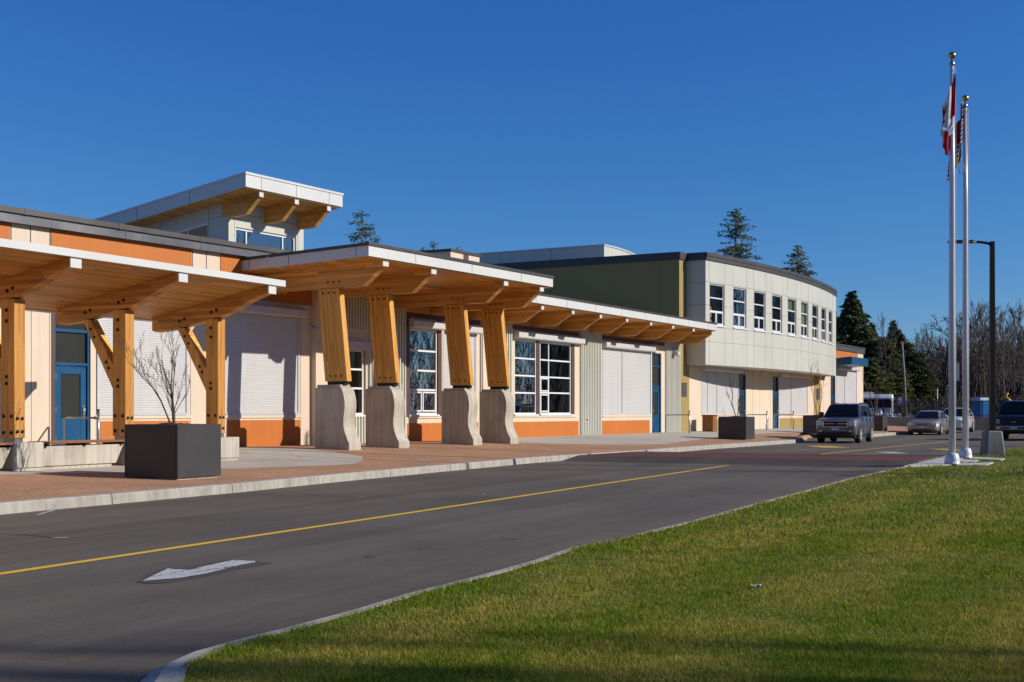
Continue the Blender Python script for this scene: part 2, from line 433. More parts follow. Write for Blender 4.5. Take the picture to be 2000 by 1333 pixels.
# far sidewalk strip reaches past the building to the fence
# concrete paving laid in the pavers
def gp(px, py, z): return G(px, py, z)
A_ = [gp(-420, 962, .2), gp(-200, 948, .2), gp(0, 936, .2), gp(230, 927, .21), gp(433, 918.5, .21), gp(532, 913, .22), gp(640, 906.5, .24), gp(692, 902.5, .25), gp(709, 896, .26)]
wl = lambda px, s: tuple(FL.P(FL.t_at(px, s), s, 0))[:2]
B_ = [wl(-420, .02), wl(-200, .02), wl(0, .02), wl(120, .02), wl(260, .02), wl(380, .02), gp(480, 874.5, .345), gp(640, 881, .33), gp(707, 890, .28)]
def strip2(name, A, B, mat, sub=8, m=14, dz=.004):
    a2, b2 = [], []
    for P_, Q_ in ((A, a2), (B, b2)):
        for i in range(len(P_)-1):
            for k in range(sub): Q_.append((P_[i][0]+(P_[i+1][0]-P_[i][0])*k/sub, P_[i][1]+(P_[i+1][1]-P_[i][1])*k/sub))
        Q_.append(P_[-1])
    mb = MB(); rows = [[(p[0]+(q[0]-p[0])*k/(m-1), p[1]+(q[1]-p[1])*k/(m-1)) for k in range(m)] for p, q in zip(a2, b2)]
    mb.sheet([[(x, y, zs(x, y)+dz) for x, y in r] for r in rows]); return struct(mb.build(name, mat))
strip2('plaza_paving', A_, B_, M['slab'])
wr = lambda px, s=.02: tuple(FR.P(FR.t_at(px, s), s, 0))[:2]
A2 = [gp(1000, 864.8, .33), gp(1100, 866, .31), gp(1200, 865.5, .3), gp(1300, 864, .28), gp(1350, 858.5, .28), gp(1420, 850.5, .3), gp(1500, 847.5, .28), gp(1575, 845.5, .26)]
B2 = [wr(1000), wr(1070), wr(1140), wr(1220), wr(1290), wr(1370), wr(1470), wr(1585)]
strip2('entry_paving', A2, B2, M['slab'])
# kerbs, cast in lengths with open joints
def kerb(poly, name, lens=3.05, x0=0.0):
    mb = MB(); P_ = along(poly, 400); tot = sum(math.hypot(b[0]-a[0], b[1]-a[1]) for a, b in zip(P_[:-1], P_[1:])); step = tot/399
    npl = max(2, int(lens/step)); i = int(x0/step)
    while i < 399:
        j = min(399, i+npl); ring = []
        idx = list(range(i, j+1, max(1, (j-i)//4)))
        if idx[-1] != j: idx.append(j)
        for q, k in enumerate(idx):
            p = Vector((*P_[k], 0)); d = Vector((*P_[min(k+1, 399)], 0))-Vector((*P_[max(k-1, 0)], 0)); d.normalize(); nn = Vector((-d.y, d.x, 0))
            if q == 0: p = p+d*.008
            if q == len(idx)-1: p = p-d*.008
            ring.append([p+nn*a+Vector((0, 0, z)) for a, z in ((.0, -.02), (.012, .13), (.03, .152), (KW, .158), (KW, -.02))])
        mb.loft(ring, smooth=False)
        # gutter lip
        i = j
    return struct(mb.build(name, M['kerbc']))
kerb(CURB, 'kerb'); kerb(CURB2, 'kerb')
kb = MB(); NF = along([CURB[-1]]+NOTCH+[CURB2[0]], 30)
kb.loft([[Vector((x, y, -.02)), Vector((x, y, .012)), Vector((x-.12, y+.1, .15)), Vector((x-.32, y+.2, .152)), Vector((x-.32, y+.2, -.02))] for i, (x, y) in enumerate(NF)], smooth=False)
struct(kb.build('kerb_ramp', M['paver']))
# kerb end face
# raised brick crossing
wd = Vector((.9, -.436, 0)).normalized(); dd = Vector((.436, .9, 0)).normalized()
P0 = Vector((1.35, 35.35, 0)); Wd = 9.35
prof = [(0, -.01), (0, .003), (1.25, .125), (5.4, .125), (6.9, .003), (6.9, -.01)]
def fx(t, s): return P0+dd*t+wd*s
r = MB()
for (a, za), (b, zb) in ((prof[1], prof[2]), (prof[3], prof[4])):
    rows = [[fx(a+(b-a)*i/4, Wd*k/8)+Vector((0, 0, za+(zb-za)*i/4)) for k in range(9)] for i in range(5)]
    r.sheet(rows, smooth=False)
struct(r.build('crossing_ramp', M['asphalt_new']))
r = MB(); r.sheet([[fx(a, Wd*k/8)+Vector((0, 0, .125)) for k in range(9)] for a in (1.25, 5.4)]); struct(r.build('brick_crossing', M['xbrick']))
r = MB()
for s0 in (0, Wd):
    r.poly([fx(a, s0)+Vector((0, 0, z)) for a, z in prof])
struct(r.build('crossing_side', M['asphalt_new']))
# painted lines
def line(pa, pb, wid, z, mat, name, seg=40):
    a, b = Vector((*pa, 0)), Vector((*pb, 0)); d = (b-a).normalized(); nn = Vector((-d.y, d.x, 0))*wid/2
    mb = MB(); mb.sheet([[a+(b-a)*i/seg+nn+Vector((0, 0, z)), a+(b-a)*i/seg-nn+Vector((0, 0, z))] for i in range(seg+1)])
    return struct(mb.build(name, mat))
line(G(-400, 1182), G(1423, 909.3), .115, .005, M['yellow'], 'centre_line')
line(G(1599, 888), G(1846, 863), .115, .005, M['yellow'], 'centre_line')
line(G(1846, 863), G(1990, 849), .115, .005, M['yellow'], 'centre_line')
ar = [G(278, 1137), G(300, 1126), G(328, 1112.5), G(343, 1114.3), G(372, 1115), G(400, 1108), G(455, 1096), G(500, 1098), G(497, 1101), G(455, 1109.5), G(402, 1122.5), G(352, 1131)]
r = MB(); r.poly([(x, y, .009) for x, y in ar]); struct(r.build('road_arrow', M['whitep']))
ap = [G(266, 1138), G(290, 1122), G(324, 1110), G(350, 1110.5), G(440, 1094.5), G(490, 1095), G(530, 1101), G(470, 1112), G(410, 1125), G(330, 1139.5), G(290, 1141)]
r = MB(); r.poly([(x, y, .004) for x, y in ap]); struct(r.build('arrow_patch', asphalt('patch_asphalt', (.078, .070, .064), .18)))
for px, py, L_, ang, mt in ((1615, 873.2, 3.0, 1.0, 'yellow_worn'), (1853, 879.2, 2.6, .65, 'yellow_worn'), (1742, 884.8, 1.5, .7, 'whitep')):
    x, y = G(px, py); 
    line((x, y-L_/2), (x, y+L_/2), ang, .006, M[mt], 'road_marking', 6)
for (a, b) in (((103, 1051.5), (134, 1051)), ((72, 1007), (106, 997)), ((700, 972.5), (712, 972)), ((940, 966.5), (950, 966))):
    line(G(*a), G(*b), .05, .005, M['whitep'], 'road_marking', 6)
# sawn cracks in the asphalt
cr = MB()
def crack(pts, wid, seed):
    rnd = random.Random(seed); P_ = along([G(*p) for p in pts], 40)
    rows = []
    for i, (x, y) in enumerate(P_):
        j = rnd.uniform(-.012, .012); ww = wid*rnd.uniform(.4, 1.3); rows.append([(x, y+j-ww/2, .0035), (x, y+j+ww/2, .0035)])
    cr.sheet(rows, smooth=False)
crack([(-60, 1040), (60, 1046), (104, 1051)], .035, 1); crack([(590, 968), (690, 971), (700, 972)], .025, 2); crack([(600, 972), (480, 962)], .02, 3)
crack([(850, 969), (925, 975)], .02, 4); crack([(580, 965), (760, 974)], .018, 5)
struct(cr.build('asphalt_crack', M['asphalt_new']))
# lawn
LE_PX = [(280, 1420), (352, 1333), (357, 1303.5), (402, 1279), (497, 1250), (585.5, 1227), (699, 1196.5), (808, 1163), (953, 1126), (1041, 1101), (1129, 1071), (1217, 1054.7), (1300, 1033), (1355, 1020), (1456, 992), (1569, 962), (1662.5, 935.7), (1767.5, 912.5)]
LZ = .045
LE = [G(px, py, LZ) for px, py in LE_PX]
FARE = [G(1848, 891.5, LZ), G(1905, 884, LZ), G(1960, 877.5, LZ), G(2010, 869, LZ), G(2120, 858, LZ), G(2400, 850, LZ)]
LAWN = [(-2.6, 3.2), (-3.0, -12)][::-1]
LAWN = [(-3.4, -30), (-2.4, 3.5)]+LE+FARE+[(70, 62), (70, -30)]
r = MB(); r.poly([(x, y, LZ) for x, y in LAWN]); LAWN_MB = r
# concrete edging strip along the lawn
edge = MB(); EP = [(-2.6, -2), (-2.45, 3.5)]+LE
EP = along(EP, 220); ring = []
for k, (x, y) in enumerate(EP):
    a = Vector(EP[max(k-1, 0)]); b = Vector(EP[min(k+1, 219)]); d = (b-a).normalized(); nn = Vector((-d.y, d.x)) 
    wdt = .085+.16*max(0, 1-abs(y-6.0)/1.6) if y < 8 else .085
    ring.append([Vector((x+nn.x*o_, y+nn.y*o_, z)) for o_, z in ((-.02, -.01), (-.02, LZ+.01), (wdt*.5, LZ+.012), (wdt, .012), (wdt, -.01))])
edge.loft(ring, smooth=False); struct(edge.build('kerb', M['kerbc']))
# flagpole pad
PADS = []
for poly in ([(1766, 911.6), (1846, 891.3), (1884, 892.6), (1868, 908)], [(1898, 893.6), (1963, 896.6), (1955, 899.6), (1893, 897)], [(1872, 906.5), (1905, 905.4), (1940, 904), (1925, 909.4), (1868, 909.4)], [(1880, 898.5), (1912, 899.5), (1905, 902), (1872, 902.5)]):
    r = MB(); pts = [G(px, py, LZ+.02) for px, py in poly]; PADS.append(pts)
    r.ext(W, pts, .0, LZ+.035, 'ts'); struct(r.build('flagpole_pad', M['padc']))
# ================================================================ building helpers
H = .36
def shutter_profile(z0, z1, pitch, s, depth=.010):
    n = max(2, int(round((z1-z0)/pitch))); p = (z1-z0)/n; pts = []
    for k in range(n):
        pts += [(s, z0+k*p), (s+depth, z0+k*p+p*.18), (s+depth, z0+k*p+p*.78), (s, z0+k*p+p*.95)]
    pts += [(s, z1), (s-.03, z1), (s-.03, z0)]
    return pts
def shutter(fr, t0, t1, z0, z1, par, s=.0, box=True, split=None, pitch=.062, boxdrop=.3, bext=.12):
    sh = MB(); cuts = [t0]+([split] if split else [])+[t1]
    for a, b in zip(cuts[:-1], cuts[1:]): sh.ext(fr, shutter_profile(z0+.03, z1, pitch, s), a+.04, b-.04, 'sz')
    o = sh.build('roller_shutter', M['shutter'], par, recalc=True)
    gd = MB()
    for a in cuts: gd.box(fr, a-.035, a+.035, s-.03, s+.035, z0, z1)
    gd.box(fr, t0, t1, s-.02, s+.03, z0-.03, z0+.035)
    gd.build('shutter_rail', M['shutter_gray'], o)
    if box:
        hb = MB(); hb.ext(fr, [(s-.02, z1), (s+.22, z1+.02), (s+.25, z1+.06), (s+.25, z1+boxdrop-.06), (s+.16, z1+boxdrop), (s-.02, z1+boxdrop)], t0-.06, t1+bext, 'sz')
        hb.build('shutter_box', M['shutter'], o, bevel=.012)
    return o
def door(fr, t0, t1, z0, z1, par, s=-.05, leaf=2.12, side=1):
    d = MB(); fw = .07
    d.box(fr, t0, t0+fw, s-.06, s+.05, z0, z1); d.box(fr, t1-fw, t1, s-.06, s+.05, z0, z1)
    d.box(fr, t0+fw, t1-fw, s-.06, s+.05, z1-fw, z1)
    zt = z0+leaf
    d.box(fr, t0+fw, t1-fw, s-.06, s+.05, zt, zt+.07)
    zm = (zt+.07+z1-fw)/2+.15*(z1-zt)/1.7
    if z1-zt > 1.2: d.box(fr, t0+fw, t1-fw, s-.06, s+.04, zm, zm+.08)
    root = d.build('door', M['blue'], par, bevel=.006)
    lf = MB(); a, b = t0+fw+.006, t1-fw-.006; st = .17
    g0, g1 = z0+.85, zt-.2
    lf.box(fr, a, a+st, s-.04, s+.008, z0+.01, zt-.006); lf.box(fr, b-st, b, s-.04, s+.008, z0+.01, zt-.006)
    lf.box(fr, a+st, b-st, s-.04, s+.008, z0+.01, g0); lf.box(fr, a+st, b-st, s-.04, s+.008, g1, zt-.006)
    lf.build('door_leaf', M['blue'], root, bevel=.005)
    gl = MB(); gl.box(fr, a+st, b-st, s-.03, s-.015, g0, g1)
    gl.box(fr, t0+fw, t1-fw, s-.03, s-.012, zt+.07, zm if z1-zt > 1.2 else z1-fw)
    if z1-zt > 1.2: gl.box(fr, t0+fw, t1-fw, s-.03, s-.012, zm+.08, z1-fw)
    gl.build('pane', M['doorglass'], root)
    hd = MB(); hx = b-.09 if side > 0 else a+.09
    hd.box(fr, hx-.03, hx+.03, s+.008, s+.02, z0+.82, z0+1.16); hd.tube([fr.P(hx, s+.02, z0+.9), fr.P(hx, s+.07, z0+.92), fr.P(hx, s+.07, z0+1.1), fr.P(hx, s+.02, z0+1.12)], .012, 6)
    hd.build('handle', M['steel'], root)
    hh = a+.01 if side > 0 else b-.01
    for z in (z0+.3, z0+1.0, z0+1.8): hg = MB(); hg.box(fr, hh-.012, hh+.012, s+.008, s+.028, z, z+.12); hg.build('hinge', M['steel'], root)
    th = MB(); th.box(fr, t0, t1, s-.06, s+.1, z0-.06, z0+.012); th.build('threshold', M['steel'], root)
    return root
def window(fr, t0, t1, z0, z1, par, vb=(), hb=(), s=-.06, fw=.06, extra=(), sash=None, sill=True, gmat='glass'):
    """frame with vertical bars vb (t) and horizontal bars hb (z); extra = sash rectangles"""
    f = MB()
    f.box(fr, t0, t0+fw, s-.05, s+.04, z0, z1); f.box(fr, t1-fw, t1, s-.05, s+.04, z0, z1)
    f.box(fr, t0+fw, t1-fw, s-.05, s+.04, z1-fw, z1); f.box(fr, t0+fw, t1-fw, s-.05, s+.04, z0, z0+fw)
    for (v, a, b) in vb: f.box(fr, v-.028, v+.028, s-.04, s+.03, a if a else z0+fw, b if b else z1-fw)
    for (h, a, b) in hb: f.box(fr, a if a is not None else t0+fw, b if b is not None else t1-fw, s-.038, s+.026, h-.03, h+.03)
    for (a, b, c, d) in extra:   # opening sashes
        q = .05
        f.box(fr, a, a+q, s-.02, s+.045, c, d); f.box(fr, b-q, b, s-.02, s+.045, c, d); f.box(fr, a+q, b-q, s-.02, s+.045, d-q, d); f.box(fr, a+q, b-q, s-.02, s+.045, c, c+q)
    if sill: f.box(fr, t0-.05, t1+.05, s-.05, .07, z0-.06, z0)
    w_ = f.build('window', M['white'], par)
    p = MB(); c = [fr.P(t0+fw, s-.005, z0+fw), fr.P(t1-fw, s-.005, z0+fw), fr.P(t1-fw, s-.005, z1-fw), fr.P(t0+fw, s-.005, z1-fw)]
    p.poly(c); p.build('pane', M[gmat], w_)
    return w_
def wall_with_holes(mb, fr, t0, t1, z0, z1, holes, s0=-.3, s1=0.0, mi=0):
    """solid wall between t0..t1, split round rectangular holes (t0,t1,z0,z1) sorted along t"""
    cur = t0
    for (a, b, c, d) in sorted(holes):
        if a > cur: mb.box(fr, cur, a, s0, s1, z0, z1, mi)
        if c > z0: mb.box(fr, a, b, s0, s1, z0, c, mi)
        if d < z1: mb.box(fr, a, b, s0, s1, d, z1, mi)
        cur = b
    if t1 > cur: mb.box(fr, cur, t1, s0, s1, z0, z1, mi)
def corrugated(fr, t0, t1, z0, z1, par, s=0.0, pitch=.152, dep=.075):
    n = max(1, int(round((t1-t0)/pitch))); p = (t1-t0)/n; pts = []
    for k in range(n):
        a = t0+k*p; pts += [(a, s), (a+p*.42, s), (a+p*.50, s+dep), (a+p*.92, s+dep)]
    pts += [(t1, s), (t1, s-.1), (t0, s-.1)]
    m = MB(); m.ext(fr, pts, z0, z1, 'ts'); return m.build('corrugated_siding', M['corr'], par)
def joints(mb, fr, lines, s, wd=.014, mi=0):
    for (a, b, c, d) in lines:   # t0,t1,z0,z1
        mb.box(fr, a-wd/2, b+wd/2, s-.01, s+.0025, c-wd/2 if c == d else c, d+wd/2 if c == d else d, mi)
def lamp_box(fr, t, z, par, s=.0):
    m = MB(); m.box(fr, t-.16, t+.16, s, s+.1, z-.1, z+.12)
    m.ext(fr, [(s+.1, z+.12), (s+.32, z-.02), (s+.36, z-.16), (s+.24, z-.2), (s+.1, z-.1)], t-.14, t+.14, 'sz')
    return m.build('wall_lamp', M['shutter_gray'], par, bevel=.015)
def louvre(fr, t0, t1, z0, z1, par, n=6):
    m = MB(); m.box(fr, t0, t1, -.02, .03, z0, z1, 0); m.box(fr, t0+.05, t1-.05, .03, .034, z0+.05, z1-.05, 1)
    p = (z1-z0-.1)/n
    for k in range(n):
        z = z0+.05+k*p; m.ext(fr, [(.034, z+p*.4), (.06, z+p*.15), (.06, z+p*.15+.018), (.034, z+p*.4+.02)], t0+.05, t1-.05, 'sz', 0)
    return m.build('louvre_vent', [M['louvre'], M['dark']], par)
# ================================================================ left wing
T = FL.t_at
LB = thing('school_wing', 'one-storey school wing with orange upper wall band and blue door behind the timber walk canopy', 'building', FL.P(T(300), 0, H))
ZT = FL.z_at(280, 445, .2); zb_f = FL.z_at(0, 430.5, .2)
tA, tB = T(-330)-12, T(617)
zc0 = 1.31; zc1 = FL.z_at(511, 615, 0)-.02
d0, d1 = T(106), T(177)
zd1 = FL.z_at(140, 604, 0)
sh1 = (T(191), T(365)); sh2 = (T(440), T(583)); sh0 = (T(-160), T(-8))
wl_ = MB()
wall_with_holes(wl_, FL, tA, tB, H-.4, zb_f, [(*sh0, zc0, zc1), (d0, d1, H-.02, zd1), (*sh1, zc0, zc1), (*sh2, zc0, zc1)])
j = MB(); q = []
for px in (61, 97): q.append((T(px), T(px), H, 5.2))
for px in (188, 372, 437, 587): q.append((T(px), T(px), H, 4.5))
joints(j, FL, q, 0); 
# trims round shutters, lower orange panels, upper orange panels
for (a, b) in (sh0, sh1, sh2):
    o_ = MB(); o_.box(FL, a+.08, b+.08, -.05, .014, H-.3, FL.z_at(300, 822.5, 0)); o_.build('orange_panel', M['orange'], LB)
    tr = MB(); tr.box(FL, a-.1, b+.14, -.05, .03, 1.19, 1.27); tr.build('window_sill', M['peach'], LB)
zo = 4.58
for (x0, x1) in ((-330, -40), (-35, 19), (99.5, 374), (430, 612)):
    o_ = MB(); o_.box(FL, T(x0), T(x1), -.05, .016, zo, zb_f-.02); o_.build('orange_panel', M['orange'], LB)
pj = MB()
for x in (21.5, 59.5, 97.5, 376, 403): pj.box(FL, T(x)-.012, T(x)+.012, -.02, .006, zo, zb_f-.02)
pj.box(FL, tA, tB, -.02, .007, zo-.03, zo-.01)
wl_.merge(j).merge(pj).build('wall', [M['peach'], M['joint']], LB)
for (a, b) in (sh0, sh1, sh2): shutter(FL, a, b, zc0, zc1, LB, s=-.01)
jb = MB(); jb.box(FL, T(100.5), d0, -.05, .02, H, zd1+.5); jb.build('door_jamb', M['brown'], LB)
door(FL, d0, d1, H, zd1, LB, s=-.08)
m = MB(); tq, zq_ = T(606), FL.z_at(606, 641, 0); m.box(FL, tq-.09, tq+.05, 0, .07, zq_-.06, zq_+.07); m.tube([FL.P(tq, .05, zq_), FL.P(tq+.05, .2, zq_-.02), FL.P(tq+.06, .27, zq_-.08)], .05, 8); m.build('wall_lamp', M['shutter_gray'], LB)
# roof: fascia below, coping above
ro = MB(); ro.box(FL, tA, tB, -16, .12, zb_f+.02, ZT-.06); ro.build('roof', M['roof'], LB)
zmid = zb_f+(ZT-zb_f)*.63
fa = MB(); fa.box(FL, tA, tB, -.1, .17, zb_f, zmid)
fj = MB()
for x in (-90, 92, 270, 424, 545): fj.box(FL, T(x)-.008, T(x)+.008, .16, .173, zb_f+.005, zmid)
fa.merge(fj).build('fascia', [M['fascia_metal'], M['joint']], LB)
cp = MB(); cp.box(FL, tA, tB, -.25, .23, zmid, ZT)
for x in (-60, 40, 224, 384, 514): cp.box(FL, T(x)-.05, T(x)+.05, -.26, .237, zmid-.006, ZT+.012)
cp.build('coping', M['coping'], LB)
# ================================================================ clerestory tower
KB = -6.0
TT = lambda px, s=KB: FL.t_at(px, s)
t0, t1 = TT(446.5), TT(593)
TW = thing('clerestory_tower', 'pale panelled clerestory tower with a tilted roof rising above the school roof', 'building', FL.P((t0+t1)/2, KB-3, ZT))
sf = KB+1.55
tl = FL.t_at(480, sf); trr = FL.t_at(669, sf); zr = FL.z_at(480, 337, sf); slope = math.tan(R_(7.6))
zrf = lambda s, th=0: zr-(sf-s)*slope-th
wz0 = 6.0; bk = KB-9
zwt = FL.z_at(461, 443.6, KB); wt0, wt1 = TT(460.5), TT(578.5)
zsoff = zrf(KB)-.5
wm = MB()
wall_with_holes(wm, FL, t0, t1, wz0, zsoff, [(wt0, wt1, 6.25, zwt)], KB-.2, KB)
# side walls follow the slope of the roof
def sidewall(mb, t, th, holes):
    ss = sorted({bk, KB-.2}|{h[0] for h in holes}|{h[1] for h in holes})
    for a, b in zip(ss[:-1], ss[1:]):
        hz = [h for h in holes if h[0] <= a and h[1] >= b]
        top = [(a, zrf(a)-.5), (b, zrf(b)-.5)]
        if hz:
            c, d = hz[0][2], hz[0][3]
            mb.ext(FL, [(a, wz0), (b, wz0), (b, c), (a, c)], t, t+th, 'sz')
            mb.ext(FL, [(a, d(a) if callable(d) else d), (b, d(b) if callable(d) else d), top[1], top[0]], t, t+th, 'sz')
        else: mb.ext(FL, [(a, wz0), (b, wz0), top[1], top[0]], t, t+th, 'sz')
# side window from pixels on the plane t=t0
def s_on_side(px):   # solve s for a pixel on plane t=t0
    u = (px-CX)/F; o, d, n_ = FL.o, FL.d, FL.n
    return (u*(o.y+d.y*t0)-o.x-d.x*t0)/(n_.x-u*n_.y)
s_a, s_b = s_on_side(330), s_on_side(407)
Yb = FL.P(t0, s_b, 0).y; zsw = EYE-(434-HZ)/F*Yb
zsl = lambda s: zsw-(s_b-s)*slope*1.02
sidewall(wm, t0, .2, [(s_a, s_b, 6.3, zsl)])
sidewall(wm, t1-.2, .2, [(s_a, s_b, 6.3, zsl)])
wm.box(FL, t0+.2, t0+.8, bk, bk+.2, wz0, zrf(bk)-.5); wm.box(FL, t1-.8, t1-.2, bk, bk+.2, wz0, zrf(bk)-.5)
j = MB(); zj = zwt+.12
for px in (486, 505, 532, 560, 585): pass
joints(j, FL, [(t0, t1, zj+.35, zj+.35), (TT(458), TT(458), wz0, zj+.35), (TT(522), TT(522), zj+.35, zsoff), (TT(582), TT(582), wz0, zj+.35)], KB)
def sjoint(s, z0_, z1_): j.box(FL, t0-.003, t0+.01, s-.01, s+.01, z0_, z1_)
for px in (315, 408): s_ = s_on_side(px); sjoint(s_, 6.2, zrf(s_)-.5)
s_ = s_on_side(444); j.ext(FL, [(s_on_side(409), 8.02), (s_, 8.1), (s_, 8.115), (s_on_side(409), 8.035)], t0-.003, t0+.01, 'sz')
wm.merge(j).build('wall', [M['panel'], M['joint']], TW)
window(FL, wt0, wt1, 6.25, zwt, TW, vb=[(TT(484), 0, 0), (TT(555), 0, 0)], s=KB-.1, fw=.075, sill=False, gmat='glass_dark')
p = MB(); p.poly([FL.P(t0+.2, bk+.1, wz0), FL.P(t1-.2, bk+.1, wz0), FL.P(t1-.2, bk+.1, zrf(bk)-.5), FL.P(t0+.2, bk+.1, zrf(bk)-.5)]); p.build('rear_pane', M['glass_dark'], TW)
m = MB(); m.box(FL, t0+.2, t1-.2, bk+.2, bk+.3, zrf(bk)-1.5, zrf(bk)-.5); m.box(FL, t0+.2, t0+1.6, bk+.2, bk+.3, wz0, zrf(bk)-1.5); m.build('rear_wall', M['interior'], TW)
# side windows (sloping head)
for tt_, nm in ((t0, 'near'), (t1-.2, 'far')):
    f = MB(); 
    for a, b in ((s_a, s_a+.07), (s_b-.07, s_b), (s_a+(s_b-s_a)*.45, s_a+(s_b-s_a)*.45+.05)):
        f.ext(FL, [(a, 6.3), (b, 6.3), (b, zsl(b)), (a, zsl(a))], tt_+.03, tt_+.1, 'sz')
    f.ext(FL, [(s_a, zsl(s_a)-.07), (s_b, zsl(s_b)-.07), (s_b, zsl(s_b)), (s_a, zsl(s_a))], tt_+.025, tt_+.11, 'sz')
    w_ = f.build('window', M['white'], TW)
    p = MB(); p.poly([FL.P(tt_+.06, s_a, 6.3), FL.P(tt_+.06, s_b, 6.3), FL.P(tt_+.06, s_b, zsl(s_b)), FL.P(tt_+.06, s_a, zsl(s_a))]); p.build('pane', M['glass'], w_)
fl = MB(); fl.box(FL, t0+.2, t1-.2, bk+.2, KB-.2, wz0-.05, wz0+.12); fl.build('interior_floor', M['interior'], TW)
# roof slab
zb_ = bk-4.5; th = .47
rf = MB(); rf.ext(FL, [(sf-.06, zrf(sf)-.03), (zb_, zrf(zb_)-.03), (zb_, zrf(zb_)-th+.02), (sf-.06, zrf(sf)-th+.02)], tl+.06, trr-.06, 'sz'); rfo = rf.build('roof', M['roof'], TW)
fs = MB()
def slopebox(mb, a, b, s0, s1, d0, d1):
    mb.ext(FL, [(s0, zrf(s0)-d0), (s1, zrf(s1)-d0), (s1, zrf(s1)-d1), (s0, zrf(s0)-d1)], a, b, 'sz')
slopebox(fs, tl, trr, sf-.06, sf, .05, th); slopebox(fs, tl, tl+.06, zb_, sf-.06, .05, th); slopebox(fs, trr-.06, trr, zb_, sf-.06, .05, th)
ff = fs
fs = MB(); slopebox(fs, tl-.03, trr+.03, sf-.2, sf+.03, -.02, .055); slopebox(fs, tl-.03, tl+.15, zb_, sf-.2, -.02, .055); slopebox(fs, trr-.15, trr+.03, zb_, sf-.2, -.02, .055)
fs.build('coping', M['fascia'], rfo)
fs = MB()
for px in (511, 579, 643): a = FL.t_at(px, sf); slopebox(fs, a-.009, a+.009, sf-.01, sf+.003, .06, th-.005)
for k in (2.6, 5.2, 7.8): slopebox(fs, tl-.003, tl+.01, sf-k-.01, sf-k+.01, .06, th-.005)
ff.merge(fs).build('fascia', [M['fascia'], M['joint']], rfo)
fs = MB(); slopebox(fs, tl+.065, trr-.065, zb_, sf-.065, th-.01, th+.03); fs.build('soffit', M['wood_soffit'], rfo)
for px in (510, 579, 642):
    st_ = sf-.12; tc = FL.t_at(px, st_); bm_ = MB(); zt0 = zrf(KB)-th-.03; 
    zlow = FL.z_at(447+(px-510)*1.12+20, 418, KB+.5)
    pr = [(KB-.3, zrf(KB-.3)-th-.03), (st_, zrf(st_)-th-.03), (st_, zrf(st_)-th-.18), (KB+.82, zrf(KB)-th-.54), (KB+.4, zrf(KB)-th-.58), (KB-.3, zrf(KB)-th-.57)]
    bm_.ext(FL, pr, tc-.09, tc+.09, 'sz'); b_ = bm_.build('roof_beam', M['wood_beam'], TW)
    c_ = MB(); c_.box(FL, tc-.1, tc+.1, st_-.02, st_+.02, zrf(st_)-th-.2, zrf(st_)-th-.035); c_.build('end_cap', M['fascia'], b_)
# ================================================================ right wing
T = FR.t_at
RB = thing('school_wing', 'one-storey school wing with corrugated siding, gridded windows and deep timber eaves', 'building', FR.P(T(1100), 0, H))
ra, rb = T(617), T(1328)
zs_ = 1.27; zh = FR.z_at(1060, 648, 0); ztop = 4.9
HW = FR.z_at(826, 645, -.06)
w0 = (T(640), T(714.5)); w1 = (T(799), T(862)); s1_ = (T(866), T(929)); w2 = (T(1005), T(1122)); s3 = (T(1177), T(1271)); dr = (T(1273.5), T(1291.5))
zdr = FR.z_at(1282, 690, 0)
wl_ = MB()
holes = [(*w0, zs_, FR.z_at(690, 683, 0)), (*w1, zs_, HW), (*w2, zs_, HW), (dr[0], dr[1], H-.02, zdr), (*s3, zs_, HW), (*s1_, zs_, HW)]
wall_with_holes(wl_, FR, ra, rb, H-.4, ztop+.5, holes)
wl_.build('wall', M['peach'], RB)
def cor(px0, px1, z0=H-.3, z1=ztop+.3): corrugated(FR, T(px0), T(px1), z0, z1, RB, .004)
cor(716.5, 790); cor(980, 997.5); cor(1131, 1172.5); cor(1298, 1327); cor(637, 716, 3.95); cor(637, 716, H-.3, 1.2)
for (a, b) in ((792, 934), (999, 1129.5), (1174, 1268.5)):
    o_ = MB(); o_.box(FR, T(a)+.1, T(b), -.05, .014, H-.3, .98); o_.build('orange_panel', M['orange'], RB)
zhd = HW+.02
for (a, b) in ((791, 937), (998.5, 1130), (1173.5, 1296.5)):
    hd = MB(); hd.box(FR, T(a), T(b), -.05, .03, zhd+.36, zhd+.52); hd.build('header_trim', M['brown'], RB)
for a, b in ((793, 799), (854.5, 861.5)): jb = MB(); jb.box(FR, T(a), T(b), -.05, .03, 1.2, zhd+.36); jb.build('window_jamb', M['brown'], RB)
jb = MB(); jb.box(FR, T(1115.5), T(1121.8), -.12, .012, zs_+.02, HW); jb.build('window_jamb', M['brown'], RB)
for a, b in ((798, 866), (1003, 1125), (1176, 1272)): sl_ = MB(); sl_.box(FR, T(a), T(b), -.05, .035, 1.14, 1.21); sl_.build('window_sill', M['peach'], RB)
Z = lambda px, py: FR.z_at(px, py, -.06)
# window 1
zz = [Z(826, y) for y in (686, 724.6, 762)]
mid = T(825.5)
window(FR, w1[0], T(854.3), zs_, HW, RB, hb=[(z, None, None) for z in zz], extra=[(w1[0]+.08, mid-.03, zs_+.1, zz[2]-.06), (mid+.03, T(854.3)-.08, zs_+.1, zz[2]-.06)])
